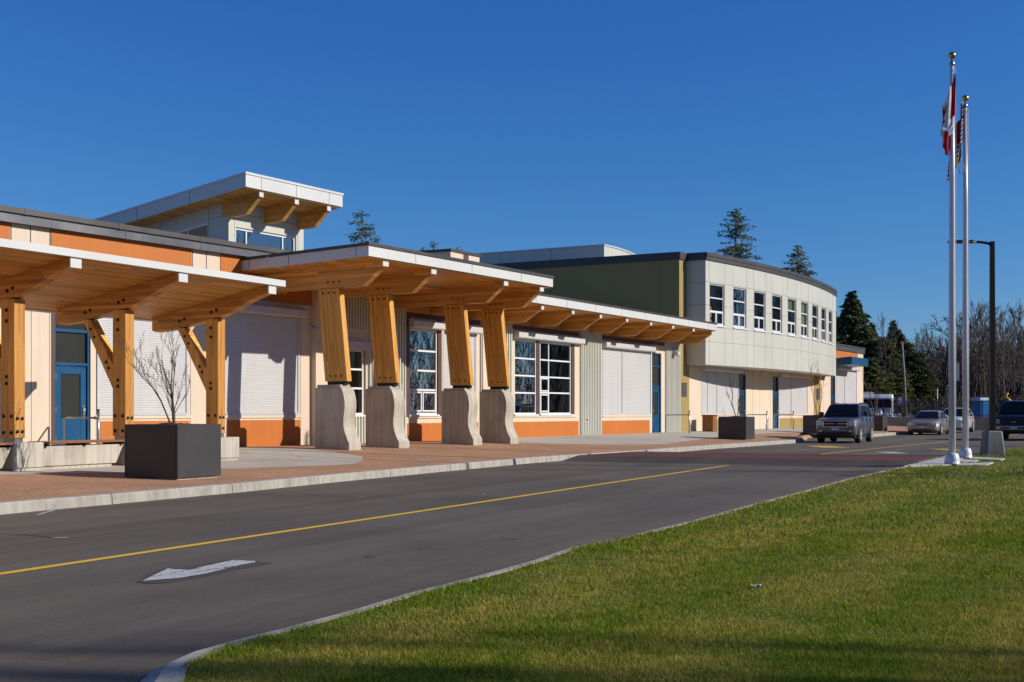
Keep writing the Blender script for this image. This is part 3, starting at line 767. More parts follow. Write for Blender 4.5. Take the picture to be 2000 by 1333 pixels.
# window 2 (two lights with a thick mullion)
z2 = [Z(1027, y) for y in (701, 734.5, 768)]
tm0, tm1 = T(1048), T(1055)
window(FR, w2[0], tm0, zs_, HW, RB, hb=[(z, None, None) for z in z2])
mu = MB(); mu.box(FR, tm0, tm1-.06, -.1, .02, zs_, HW); mu.build('mullion', M['brown'], RB)
z3 = [Z(1095, y) for y in (706, 738.5, 768.5)]
tv = T(1073)
window(FR, tm1, T(1115.5), zs_, HW, RB, vb=[(tv, 0, 0)], hb=[(z, None, None) for z in z3], extra=[(tm1+.07, tv-.03, z3[2]+.05, z3[1]-.04), (tm1+.07, tv-.03, zs_+.09, z3[2]-.06)])
window(FR, w0[0], w0[1]-.1, zs_, FR.z_at(690, 683, 0), RB, hb=[(Z(695, 722), None, None), (Z(695, 759), None, None)], vb=[(T(676), 0, 0)])
hb0 = MB(); hb0.box(FR, w0[0]-.2, w0[1], -.05, .2, FR.z_at(690, 683, 0), FR.z_at(690, 667, 0)); hb0.build('shutter_box', M['shutter_gray'], RB, bevel=.02)
# shutters and their boxes
shutter(FR, s1_[0], s1_[1], zs_, HW, RB, s=-.02, box=False)
shutter(FR, s3[0], s3[1], zs_, HW, RB, s=-.02, box=True, split=T(1215.5), boxdrop=.3, bext=.1)
for a, b, c in ((T(797), T(862), 0), (T(870), T(933), 0), (T(1003), T(1133), 0)):
    hb = MB(); s = 0.0; z1 = HW+.02; hb.ext(FR, [(s-.02, z1), (s+.22, z1+.02), (s+.25, z1+.06), (s+.25, z1+.24), (s+.16, z1+.3), (s-.02, z1+.3)], a, b, 'sz')
    hb.build('shutter_box', M['shutter'], RB, bevel=.012)
door(FR, dr[0], dr[1], H, zdr, RB, s=-.08, leaf=2.15, side=-1)
ot = MB(); t_ = T(1143.5); ot.box(FR, t_-.1, t_+.1, .03, .075, .93, 1.13, 0); ot.box(FR, t_-.055, t_+.055, .075, .08, .97, 1.09, 1); ot.build('outlet_box', [M['shutter_gray'], M['dark']], RB)
dp = MB(); t_ = T(939); dp.tube([FR.P(t_, .1, 4.7), FR.P(t_, .08, 4.3), FR.P(t_, .08, .7)], .045, 8); dp.build('downspout', M['white'], RB)
lamp_box(FR, T(1313), FR.z_at(1313, 688, 0), RB, .03)
hl = MB(); hl.tube([FR.P(T(782), .05, 1.9), FR.P(T(782), .05, 2.3)], .02, 6); hl.build('downspout', M['shutter_gray'], RB)
# interior room
it = MB(); it.box(FR, ra, rb, -7.2, -7, H-.2, 5.3); it.box(FR, ra, rb, -7, -.3, 4.75, 4.85); it.box(FR, rb-.15, rb-.02, -7, -.3, H-.2, 4.75); it.box(FR, ra+.02, ra+.15, -7, -.3, H-.2, 4.75); it.build('interior_wall', M['interior'], RB)
it = MB(); it.box(FR, ra, rb, -7, -.3, H-.3, H-.01); it.build('interior_floor', M['intfloor'], RB)
it = MB(); rnd = random.Random(4)
for k in range(26):
    t_ = rnd.uniform(ra+.5, rb-1.5); s_ = rnd.uniform(-6.5, -1.2); h_ = rnd.choice([.75, .75, 1.1, 1.6]); it.box(FR, t_, t_+rnd.uniform(.5, 1.4), s_, s_+.6, H, H+h_)
for k in range(14):
    t_ = T(642)+k*.28; it.box(FR, t_, t_+rnd.uniform(.1, .22), -.6, -.45, 1.33, 1.33+rnd.uniform(.1, .4)); it.box(FR, t_, t_+rnd.uniform(.08, .2), -.6, -.45, 2.02, 2.02+rnd.uniform(.06, .14))
it.build('interior_furniture', M['tablewood'], RB)
# roof and eaves
ov = 1.92
er = T(1400, ov); ezt = FR.z_at(1225, 602, ov); ezb = FR.z_at(1225, 619.3, ov)
ea = T(660, ov)
rslope = .03
rp = lambda s: (ov-s)*rslope
rf = MB(); rf.ext(FR, [(ov-.05, ezt-.03), (-14, ezt-.03-rp(-14)), (-14, ezb+.02-rp(-14)), (ov-.05, ezb+.02)], ea, er-.04, 'sz'); rfo = rf.build('roof', M['roof'], RB)
fs = MB(); zq = ezb+(ezt-ezb)*.82
fs.box(FR, ea, er, ov-.05, ov, ezb, zq); fs.box(FR, er-.04, er, -1, ov-.05, ezb, zq-.02); ff = fs
fs = MB(); fs.box(FR, ea, er+.03, ov-.25, ov+.035, zq, ezt); fs.build('coping', M['coping'], rfo)
fs = MB()
for k in range(16):
    t_ = er-1.15-k*2.44; fs.box(FR, t_-.008, t_+.008, ov-.01, ov+.003, ezb+.01, zq)
ff.merge(fs).build('fascia', [M['fascia'], M['joint']], rfo)
fs = MB(); fs.ext(FR, [(ov-.055, ezb+.01), (-.35, ezb+.01-rp(-.35)), (-.35, ezb-.03-rp(-.35)), (ov-.055, ezb-.03)], ea, er-.045, 'sz'); fs.build('soffit', M['wood_soffit'], rfo)
tip = ov-.14
for px in (998, 1058.9, 1118.6, 1172.7, 1223.9, 1270.8, 1314, 1354, 1390.6):
    tc = T(px, tip); b = MB(); zt = lambda s: ezb-.03-rp(s)
    b.ext(FR, [(-.02, zt(0)), (tip, zt(tip)), (tip, zt(tip)-.14), (1.07, 4.70), (.9, 4.68), (-.02, 4.70)], tc-.085, tc+.085, 'sz')
    b_ = b.build('eave_beam', M['wood_beam'], RB)
    c = MB(); c.box(FR, tc-.1, tc+.1, tip-.01, tip+.025, zt(tip)-.155, zt(tip)-.01); c.build('end_cap', M['fascia'], b_)
bm_ = MB(); bm_.box(FR, T(640), rb+.3, -.05, .02, 4.66, ezb-.06); bm_.build('wall_beam', M['wood_beam'], RB)
# rooftop box
tx = T(880, -1.8); zx = FR.z_at(880, 486, -1.8)
BX = thing('rooftop_box', 'small peach plant enclosure with dark coping on the flat school roof', 'rooftop box', FR.P(tx+1, -2.4, ezt-.1))
tx2 = T(936.5, -1.8)
b = MB(); b.box(FR, tx, tx2, -3.1, -1.8, ezt-.3, zx-.1); b.build('wall', M['peach'], BX)
b = MB(); b.box(FR, tx-.04, tx2+.04, -3.14, -1.76, zx-.1, zx); b.build('coping', M['coping'], BX)
b = MB(); b.box(FR, T(905, -1.8), T(915, -1.8), -1.85, -1.79, ezt-.1, zx-.12); b.build('louvre_vent', M['brown'], BX)
# ================================================================ entrance canopy on four leaning timber columns
# FE: t along the front, s outward; column row at s=0
EC = thing('entrance_canopy', 'flat entrance canopy on four leaning timber columns with curved concrete pedestals', 'canopy', FE.P(3.2, 0, .33))
TE = FE.t_at
tipE = 1.60; cols = [TE(752, tipE), TE(846, tipE), TE(987, tipE), TE(1057, tipE)]
fsE = tipE+.13
eL, eR = TE(720, fsE), TE(1080, fsE)
ztE = FE.z_at(900, 506.5, fsE); zbE = FE.z_at(900, 530.5, fsE)
bkE = -3.0; slE = .03
rpE = lambda s: (fsE-s)*slE
zqE = zbE+(ztE-zbE)*.77
r = MB(); r.ext(FE, [(fsE-.05, ztE-.03), (bkE, ztE-.03-rpE(bkE)), (bkE, zbE+.02-rpE(bkE)), (fsE-.05, zbE+.02)], eL+.05, eR-.05, 'sz'); ro = r.build('roof', M['roof'], EC)
def slb(mb, a, b, s0, s1, z0, z1): mb.ext(FE, [(s0, z0-rpE(s0)), (s1, z0-rpE(s1)), (s1, z1-rpE(s1)), (s0, z1-rpE(s0))], a, b, 'sz')
f = MB(); slb(f, eL, eR, fsE-.05, fsE, zbE, zqE); slb(f, eR-.05, eR, bkE, fsE-.05, zbE, zqE); slb(f, eL, eL+.05, bkE, fsE-.05, zbE, zqE)
ff = f
f = MB(); slb(f, eL-.035, eR+.035, fsE-.25, fsE+.035, zqE, ztE); slb(f, eL-.035, eL+.2, bkE, fsE-.25, zqE, ztE); slb(f, eR-.2, eR+.035, bkE, fsE-.25, zqE, ztE)
f.build('coping', M['coping'], ro)
f = MB()
for px in (812, 922, 1018): a = TE(px, fsE); slb(f, a-.008, a+.008, fsE-.01, fsE+.003, zbE+.01, zqE)
for k in (.42, 2.75, 4.2): slb(f, eL-.003, eL+.01, fsE-k-.009, fsE-k+.009, zbE+.01, zqE)
ff.merge(f).build('fascia', [M['fascia'], M['joint']], ro)
f = MB(); slb(f, eL+.052, eR-.052, bkE, fsE-.055, zbE-.03, zbE+.015); f.build('soffit', M['wood_soffit'], ro)
def bolt(par, fr, t, s, z, side, r=.028):
    """round bolt head on a face; side 't' faces -t, 's' faces +s"""
    a = Vector(fr.P(t, s, z)); nrm = -fr.d if side == 't' else fr.n; u = fr.n if side == 't' else fr.d; v = Vector((0, 0, 1))
    n = 8; rings = []
    for q, rr in ((-.01, r), (.012, r), (.016, r*.7)): rings.append([a+nrm*q+(u*math.cos(2*math.pi*i/n)+v*math.sin(2*math.pi*i/n))*rr for i in range(n)])
    mb = MB(); mb.loft(rings, smooth=False); return mb.build('bolt', M['bolt'], par)
zc = FE.z_at(637, 560, 0)       # column head
zp = FE.z_at(645, 750, 0)       # pedestal top
lean = .27
for i, tc in enumerate(cols):
    zt = lambda s: zbE-.03-rpE(s)
    b = MB(); b.ext(FE, [(bkE+.1, zt(bkE)), (tipE, zt(tipE)), (tipE, zt(tipE)-.13), (.94, zc+.01), (.78, zc), (bkE+.1, zc)], tc-.11, tc+.11, 'sz')
    bo = b.build('roof_beam', M['wood_beam'], EC)
    c = MB(); c.box(FE, tc-.125, tc+.125, tipE-.01, tipE+.03, zt(tipE)-.15, zt(tipE)-.01); c.build('end_cap', M['fascia'], bo)
    for q in (-.2, 0, .2): bolt(bo, FE, tc-.11, q-.08, zc+.16, 't')
    c = MB(); wb, wt_ = .385, .375
    # local frame of the shaft so the laminations follow the lean
    prof = [(-wb, zp+.07), (wb, zp+.07), (wt_-lean, zc-.012), (-wt_-lean, zc-.012)]
    c.ext(FE, prof, tc-.105, tc+.105, 'sz')
    for k in range(len(c.c)):   # shear the stored coordinates with the lean
        t_, s_, z_ = c.c[k]; c.c[k] = (t_, s_+lean*(z_-zp)/(zc-zp), z_)
    co_ = c.build('column', M['wood_col'], EC, bevel=.008)
    for q in (-.2, 0, .2): bolt(co_, FE, tc-.105, q-lean*.96, zc-.13, 't'); bolt(co_, FE, tc-.105, q-lean*.06, zp+.22, 't')
    st = MB(); st.box(FE, tc-.1, tc+.1, -.3, .3, zp-.02, zp+.075); st.build('steel_shoe', M['dark'], co_)
    # pedestal: straight back, S-curved front
    p = MB(); zg = zs(*tuple(FE.P(tc, .2, 0))[:2])-.06
    x0 = -.62; fr_ = [(.30, zp-.10), (.36, zp-.22), (.415, zp-.42), (.43, zp-.62), (.405, zp-.82), (.385, zp-.98), (.39, zp-1.15), (.43, zp-1.32), (.50, zp-1.48), (.57, zp-1.6), (.585, zp-1.64), (.585, zg)]
    # smooth the curve
    pts = []
    for k in range(len(fr_)-2):
        a, b_ = fr_[k], fr_[k+1]; pm = fr_[max(k-1, 0)]; pn = fr_[min(k+2, len(fr_)-1)]
        for u in (0, .33, .66):
            h = lambda p0, p1, p2, p3, t_: .5*(2*p1+(p2-p0)*t_+(2*p0-5*p1+4*p2-p3)*t_*t_+(3*p1-p0-3*p2+p3)*t_**3)
            pts.append((h(pm[0], a[0], b_[0], pn[0], u), h(pm[1], a[1], b_[1], pn[1], u)))
    pts += fr_[-2:]
    p.ext(FE, [(x0, zp-.10)]+pts+[(x0, zg)], tc-.26, tc+.26, 'sz')
    po = p.build('pedestal', M['conc'], EC, bevel=.012)
    cpx = MB(); cpx.box(FE, tc-.22, tc+.22, x0+.05, .24, zp-.1, zp-.02); cpx.build('pedestal_cap', M['conc'], po, bevel=.01)
lg = MB(); lg.box(FE, eL+.3, eR-.3, bkE+.1, bkE+.28, zc+.02, zbE-.06-rpE(bkE)); lg.build('roof_beam', M['wood_beam'], EC)
# ================================================================ timber walk canopy (left)
TC = FC.t_at
WC = thing('timber_canopy', 'long tilted timber walk canopy on square posts with diagonal braces and thin white eave', 'canopy', FC.P(3, 0, .28))
posts = [TC(25.5), TC(241), TC(421)]; sp = posts[1]-posts[0]
posts = [posts[0]-sp*2, posts[0]-sp]+posts
sT = 1.62
zT0 = FC.z_at(527, 544, sT); cR = TC(558, sT); cL = posts[0]-2
slC = .185
zr_ = lambda s: zT0-(sT-s)*slC           # top of deck
sB = -1.88
def slc(mb, a, b, s0, s1, d0, d1, mi=0): mb.ext(FC, [(s0, zr_(s0)-d0), (s1, zr_(s1)-d0), (s1, zr_(s1)-d1), (s0, zr_(s0)-d1)], a, b, 'sz', mi)
r = MB(); slc(r, cL, cR-.03, sB, sT-.04, .02, .085); ro = r.build('roof', M['roof'], WC)
r = MB(); slc(r, cL, cR, sT-.04, sT, .0, .135); slc(r, cR-.03, cR, sB, sT-.04, .0, .12); r.build('fascia', M['fascia'], ro)
r = MB(); slc(r, cL, cR, sB-.12, sB, -.01, .14); r.build('gutter', M['shutter_gray'], ro)
r = MB(); slc(r, cL, cR-.035, sB, sT-.045, .088, .125); r.build('soffit', M['wood_soffit'], ro)
dU = .127
for i, tp in enumerate(posts):
    zb = lambda s: zr_(s)-dU
    b = MB(); ht = .30
    # haunched beam: deep over the post, tapering to a small nose
    low = [(1.55, .16), (1.22, .19), (.99, .235), (.75, .30), (.47, .36), (.14, .395), (-.56, .395), (-1.13, .395), (-1.64, .34), (-1.75, .28)]
    b.ext(FC, [(s, zb(s)) for s in (-1.75, 1.55)]+[(s, zb(s)-d) for s, d in low], tp-.115, tp+.115, 'sz')
    bo = b.build('roof_beam', M['wood_beam'], WC, bevel=.006)
    c = MB(); c.box(FC, tp-.13, tp+.13, 1.535, 1.575, zb(1.55)-.18, zb(1.55)-.005); c.build('end_cap', M['fascia'], bo)
    for s, d in ((.12, .22), (-.02, .24), (-.8, .22), (-.94, .24)): bolt(bo, FC, tp-.115, s, zb(s)-d, 't', .035)
    zpost = zb(0)-.395; zfoot = .88
    p = MB(); p.box(FC, tp-.125, tp+.125, -.17, .17, zfoot, zpost)
    po = p.build('post', M['wood_post'], WC, bevel=.008)
    for s, z in ((-.03, zpost-.2), (-.03, zpost-.4), (-.03, zfoot+1.12), (-.03, zfoot+1.0), (-.1, zfoot+.1), (.1, zfoot+.1), (-.1, zfoot+.4), (.1, zfoot+.4)): bolt(po, FC, tp-.125, s, z, 't', .035)
    for t_, z in ((-.055, zfoot+.12), (.055, zfoot+.12), (-.055, zfoot+.36), (.055, zfoot+.36)): bolt(po, FC, tp+t_, .17, z, 's', .035)
    sl = MB(); sl.box(FC, tp-.004, tp+.004, .15, .1725, zpost-.62, zpost-.02); sl.box(FC, tp-.004, tp+.004, .15, .1725, zfoot, zfoot+.55); sl.build('knife_plate', M['joint'], po)
    sh = MB(); sh.box(FC, tp-.1, tp+.1, -.14, .14, zfoot-.1, zfoot+.002); sh.build('steel_shoe', M['steel'], po)
    br = MB(); sa, za, sb_, zb2 = -.9, zb(-.9)-.405, -.17, 2.06
    dv = Vector((sb_-sa, zb2-za)).normalized(); nv = Vector((-dv.y, dv.x)); hw = .13
    A1 = (sa-nv.x*hw, za-nv.y*hw); A2_ = (sa+nv.x*hw, za+nv.y*hw)
    k = (-.172-sa)/dv.x
    pr = [(sa+nv.x*hw-dv.x*.02, zb(sa)-.40), (sa-nv.x*hw, zb(sa)-.40)]
    q1 = (-.172, za-nv.y*hw+dv.y*((-.172-sa+nv.x*hw)/dv.x)); q2 = (-.172, za+nv.y*hw+dv.y*((-.172-sa-nv.x*hw)/dv.x))
    pr = [pr[0], pr[1], q1, q2]
    br.ext(FC, pr, tp-.11, tp+.11, 'sz')
    bo2 = br.build('brace', M['wood_post'], WC, bevel=.006)
    for f_ in (.16, .30, .74, .84):
        bolt(bo2, FC, tp-.11, pr[0][0]*.5+pr[1][0]*.5+(q1[0]*.5+q2[0]*.5-pr[0][0]*.5-pr[1][0]*.5)*f_, pr[0][1]+((q1[1]+q2[1])/2-pr[0][1])*f_, 't', .032)
    # concrete plinth
    pl = MB(); x_, y_, _ = FC.P(tp, 0, 0); zg = zs(x_, y_)-.06
    pl.box(FC, tp-.26 if i < 4 else tp-.3, tp+.42, -.3, .33, zg+.11, .80); plo = pl.build('plinth', M['conc'], WC, bevel=.012)
    pf = MB(); pf.box(FC, tp-.24 if i < 4 else tp-.28, tp+.40, -.28, .30, zg, zg+.112); pf.build('plinth_base', M['conc'], plo)
# benches between plinths
for k in range(1, 4):
    a, b = posts[k]+.42, posts[k+1]-.27
    lab = ['concrete bench with timber slats at the left end of the walk canopy', 'bench seat cut off by the left edge beside the first post', 'concrete bench with timber slat seat in front of the blue door, between two posts'][k-1]
    B = thing('bench', lab, 'bench', FC.P((a+b)/2, 0, .27), 'benches under the timber walk canopy')
    zg = zs(*tuple(FC.P((a+b)/2, 0, 0))[:2])-.06
    m = MB(); m.ext(FC, [(a+.01, zg+.12), (b-.22, zg+.12), (b-.01, .72), (a+.01, .72)], -.2, .28, 'tz'); bb = m.build('bench_wall', M['conc'], B, bevel=.01)
    m = MB(); m.box(FC, a+.01, b-.3, -.18, .24, zg, zg+.122); m.build('bench_base', M['conc'], B)
    m = MB()
    for q in range(5): m.box(FC, a+.1, b-.05, -.2+q*.115, -.2+q*.115+.1, .765, .808)
    m.build('seat', M['wood_bench'], B, bevel=.006)
    m = MB(); m.box(FC, a+.06, a+.12, -.2, .36, .72, .768); m.box(FC, b-.1, b-.05, -.2, .36, .72, .768); m.box(FC, (a+b)/2-.03, (a+b)/2+.03, -.2, .34, .72, .768); m.build('seat_bracket', M['dark'], B)
# ================================================================ two-storey block
T = FR.t_at
tb = T(1325.5); tE = T(1608)
ZB = FR.z_at(1325, 492, 0)
TB = thing('two_storey_block', 'two-storey olive and peach block with a curved pale panelled upper bay of nine windows', 'building', FR.P(tb+12, -3, .3))
zg = .36
gl_sh = [(T(1371), T(1442)), (T(1522), T(1577))]; gl_dr = [(T(1443.3), T(1457)), (T(1509), T(1521))]
zsA, zsB = FR.z_at(1406, 808, 0), FR.z_at(1406, 727, 0); zdB = FR.z_at(1450, 731, 0)
m = MB()
holes = [(a, b, zsA, zsB) for a, b in gl_sh]+[(a, b, zg-.02, zdB) for a, b in gl_dr]
wall_with_holes(m, FR, T(1345), tE, zg-.4, 3.9, holes)
mw = m
m = MB(); m.box(FR, tb, T(1345), -.3, .03, zg-.4, ZB-.35); m.build('olive_panel', M['olive'], TB)
for a, b, c, q in [(T(1589.5), T(1602.5), 3.72, .02)]+[(a+.05, b-.02, .98, .014) for a, b in gl_sh]: m = MB(); m.box(FR, a, b, -.05, q, zg-.3, c); m.build('olive_panel', M['olive'], TB)
m = MB(); m.box(FR, tb, tb+.3, -26, -.3, 5, ZB-.35); m.box(FR, tb+.3, tE, -26, -25.7, 3.5, ZB-.35); m.box(FR, tb+.3, tE, -.32, -.02, 3.9, ZB-.35); m.box(FR, tE-.3, tE, -26, -.3, 3.5, ZB-.35)
mo = m; mj = MB()
for k in (1.0, 7.2, 13.5): mj.box(FR, tb-.003, tb+.01, -k-.012, -k+.012, 5, ZB-.35)
mo.merge(mj).build('olive_wall', [M['olive_dark'], M['joint']], TB); m = MB()
for px in (1382, 1470, 1484, 1505): m.box(FR, T(px)-.008, T(px)+.008, -.01, .003, zg, 3.7)
mw.merge(m).build('wall', [M['peach'], M['joint']], TB)
m = MB(); m.box(FR, tb+.1, tE-.1, -25.9, -.1, ZB-.5, ZB-.15); rfo = m.build('roof', M['roof'], TB)
m = MB(); m.box(FR, tb-.06, tb+.25, -26, .09, ZB-.37, ZB); m.box(FR, tb+.25, tE, -.2, .09, ZB-.37, ZB); m.build('coping', M['coping'], rfo)
for n_, ((a, b), sp_) in enumerate(zip(gl_sh, (1400.5, 1545.5))):
    shutter(FR, a, b, zsA, zsB, TB, s=-.02, split=T(sp_), boxdrop=.28)
    m = MB(); m.box(FR, a-.1, b+.1, -.05, .02, zsB+.3, zsB+.42); m.build('header_trim', M['brown'], TB)
    m = MB(); m.box(FR, a-.06, b+.06, -.05, .05, zsA-.12, zsA-.04); m.build('window_sill', M['peach'], TB)
for a, b in gl_dr: door(FR, a, b, zg, zdB, TB, s=-.08, leaf=2.12, side=1)
louvre(FR, T(1330), T(1340.5), FR.z_at(1335, 776, .03), FR.z_at(1335, 748, .03), TB)
louvre(FR, T(1594), T(1601), FR.z_at(1598, 782, .03), FR.z_at(1598, 759, .03), TB)
lamp_box(FR, T(1487), FR.z_at(1487, 724, 0), TB)
# curved bay
s0 = 1.04; pa = Vector((T(1378, s0), s0)); pb = Vector((T(1623, s0), s0)); pb = Vector((pa.x+23.2, s0))
chord = pb.x-pa.x; sag = .97; Rr = (chord**2/4+sag**2)/(2*sag); half = math.asin(chord/2/Rr); cm = Vector(((pa.x+pb.x)/2, s0-(Rr-sag)))
def arc(p, off=0): a = -half+2*half*p; return (cm.x+(Rr+off)*math.sin(a), cm.y+(Rr+off)*math.cos(a))
def px_of(p):
    t_, s_ = arc(p); v = FR.P(t_, s_, 0); return CX+F*v.x/v.y
tab = [(px_of(k/400), k/400) for k in range(401)]
def p_at(px):
    for (a, pa_), (b, pb_) in zip(tab[:-1], tab[1:]):
        if a <= px <= b: return pa_+(pb_-pa_)*(px-a)/(b-a+1e-9)
    return 1.0 if px > tab[-1][0] else 0.0
p1, p2 = p_at(1386.3), p_at(1415); wpw = p2-p1
p8 = p_at(1604.5)
step = (p8-p1)/7
wins = [(p1+step*k, p1+step*k+wpw) for k in range(9)]
wins = [(a, b) for a, b in wins if b < .995]
Yw = FR.P(*arc((p1+p2)/2), 0).y
zw0 = EYE-(636-HZ)/F*Yw; zw1 = EYE-(555.5-HZ)/F*Yw
zbay0 = EYE-(712.5-HZ)/F*FR.P(pa.x, s0, 0).y; zbay1 = ZB-.36
def arcbox(mb, a, b, o0, o1, z0, z1, n=6, mi=0):
    pts = [arc(a+(b-a)*k/n, o1) for k in range(n+1)]+[arc(b-(b-a)*k/n, o0) for k in range(n+1)]
    mb.ext(FR, pts, z0, z1, 'ts', mi)
bay = MB()
arcbox(bay, 0, 1, -.25, 0, zbay0, zw0, 60); arcbox(bay, 0, 1, -.25, 0, zw1, zbay1, 60)
cur = 0
for a, b in wins+[(1, 1)]:
    if a > cur: arcbox(bay, cur, a, -.25, 0, zw0, zw1, 4)
    cur = b
bay.box(FR, pa.x, pa.x+.25, 0.03, s0-.03, zbay0, zbay1); bay.box(FR, pb.x-.25, pb.x, .03, s0-.03, zbay0, zbay1)
jn = MB()
def ajoint_v(p, z0, z1):
    arcbox(jn, p-.00025, p+.00025, -.01, .003, z0, z1, 1)
def ajoint_h(z, a=0, b=1, n=60): arcbox(jn, a, b, -.01, .003, z-.006, z+.006, n)
zj1 = zw1+.06; zj2 = zw0-.1; zj3 = zbay0+1.15
for z in (zj1, zj2, zj3): ajoint_h(z)
for a, b in wins:
    for p in (a-.002, b+.002): ajoint_v(p, zbay0, zbay1)
zmj = (zw0+zw1)/2-.05
cur = 0
for a, b in wins: ajoint_h(zmj, cur, a-.001, 3); cur = b+.001
for z in (zj1-.05, zj2, zmj, zj3): jn.box(FR, pa.x-.003, pa.x+.01, .05, s0, z-.008, z+.008)
bo = bay.merge(jn).build('bay_wall', [M['panel'], M['joint']], TB)
cp = MB(); arcbox(cp, 0, 1, -.4, .06, zbay1, ZB-.16, 60); arcbox(cp, 0, 1, -.4, .09, ZB-.16, ZB+.02, 60)
cp.box(FR, pa.x-.06, pa.x+.35, .1, s0-.02, zbay1, ZB+.02); cp.box(FR, pb.x-.35, pb.x+.06, .1, s0-.02, zbay1, ZB+.02)
cp.build('coping', M['coping'], bo)
tp_ = MB(); tp_.ext(FR, [arc(k/40, -.2) for k in range(41)]+[(pb.x-.1, 0.0), (pa.x+.1, 0.0)], ZB-.3, ZB-.1, 'ts'); tp_.build('roof', M['roof'], bo)
sf_ = MB(); sf_.ext(FR, [arc(k/40, -.26) for k in range(41)]+[(pb.x-.1, 0.03), (pa.x+.1, 0.03)], zbay0+.02, zbay0+.08, 'ts'); sf_.build('soffit', M['soffit_white'], bo)
ir = MB(); ir.box(FR, tb+1, tE-1, -8, -7.8, 4, 8.7); ir.box(FR, tb+1, tE-1, -7.8, -.4, 8.55, 8.65); ir.box(FR, tb+1, tE-1, -7.8, -.4, 4.05, 4.15); ir.box(FR, tE-1.1, tE-1, -7.8, -.4, 4.15, 8.55); ir.build('interior_wall', M['interior'], TB)
for k, (a, b) in enumerate(wins):
    c0, c1 = Vector(arc(a, -.1)), Vector(arc(b, -.1)); fr = Fr(tuple(FR.P(c0.x, c0.y, 0))[:2], tuple((FR.P(c1.x, c1.y, 0)-FR.P(c0.x, c0.y, 0)))[:2]); L = (c1-c0).length
    z = [zw0+(zw1-zw0)*q for q in (.34, .66)]
    window(fr, 0, L, zw0, zw1, TB, hb=[(z[0], None, None), (z[1], None, None)], vb=[(L/2, zw0+.05, z[0])], s=0, extra=[(.06, L/2-.02, zw0+.06, z[0]-.03), (L/2+.02, L-.06, zw0+.06, z[0]-.03)], sill=False)
    q = MB(); q.box(fr, -.02, L+.02, -.02, .15, zw0-.07, zw0); q.build('window_sill', M['white'], TB)
    for e0, e1 in ((0, .004),):
        pass
gb = mk('green_blind', (.28, .36, .25), .7, .05)
for k in (3, 4, 5):
    if k < len(wins):
        a, b = wins[k]; blinds = MB(); arcbox(blinds, a+.001, b-.001, -.24, -.2, zw0+(zw1-zw0)*(.34 if k == 5 else .66), zw1, 2); blinds.build('window_blind', gb, TB)
# penthouse on the roof
sP = -5.6; pc = T(1180, sP); zP = FR.z_at(1180, 478, sP)
pr = [(pc, sP), (pc+1.5, sP+.05), (pc+3.2, sP-.1), (pc+5.5, sP-.5), (pc+8, sP-1.2), (pc+8, sP-17), (pc, sP-17)]
m = MB(); m.ext(FR, pr, ZB-.6, zP-.06, 'ts'); mp_ = m; m = MB()
for k in (3.2, 6.4, 9.6, 12.8): m.box(FR, pc-.003, pc+.01, sP-k-.01, sP-k+.01, ZB-.4, zP-.06)
po_ = mp_.merge(m).build('penthouse', [M['panel'], M['joint']], TB)
m = MB(); m.ext(FR, [(pc-.04, sP+.04)]+[(a, b+.05) for a, b in pr[1:5]]+[(pc+8.05, sP-17), (pc-.04, sP-17)], zP-.06, zP+.02, 'ts'); m.build('coping', M['shutter_gray'], po_)
# ================================================================ far wing
FB = thing('school_wing', 'farthest school wing with an orange band and small blue awning beyond the curved bay', 'building', FR.P(T(1655), 0, .3))
ta, te = tE+.02, T(1686)
zF = FR.z_at(1655, 675, 0)
fs0, fs1 = T(1633.5), T(1673); fd0, fd1 = T(1622.3), T(1631.5)
zfA, zfB = FR.z_at(1655, 790, 0), FR.z_at(1655, 724, 0)
m = MB(); wall_with_holes(m, FR, ta, te, -.1, zF-.4, [(fd0, fd1, .28, zfB+.3), (fs0, fs1, zfA-.5, zfB)]); m.box(FR, te-.3, te, -14, -.3, -.1, zF-.4); m.build('wall', M['peach'], FB)
m = MB(); m.box(FR, ta, T(1675), -.05, .015, zF-1.15, zF-.42); m.build('orange_panel', M['orange'], FB)
m = MB(); m.box(FR, ta, te+.1, -14, .1, zF-.42, zF-.1); ro = m.build('roof', M['fascia_metal'], FB)
m = MB(); m.box(FR, ta, te+.14, -14, .14, zF-.1, zF); m.build('coping', M['coping'], ro)
shutter(FR, fs0, fs1, zfA, zfB, FB, s=-.02, split=T(1649.5), boxdrop=.3)
window(FR, fs0, fs1, zfA-.5, zfA, FB, vb=[((fs0+fs1)/2, 0, 0)])
door(FR, fd0, fd1, .3, zfB+.3, FB, s=-.08)
aw = MB(); tq0 = T(1624.5); tq1 = tq0+4.3; zA = FR.z_at(1665, 697, 1.3); zA2 = FR.z_at(1665, 712, 1.3)
aw.ext(FR, [(.02, zA-.12), (1.3, zA), (1.35, zA-.05), (1.35, zA2), (.02, zA2-.1)], tq0, tq1, 'sz'); aw.build('awning', M['blue'], FB)
m = MB(); m.box(FR, T(1603), T(1612), .0, .5, FR.z_at(1610, 734, 0)-.06, FR.z_at(1610, 734, 0)); m.build('ledge', M['dark'], FB)
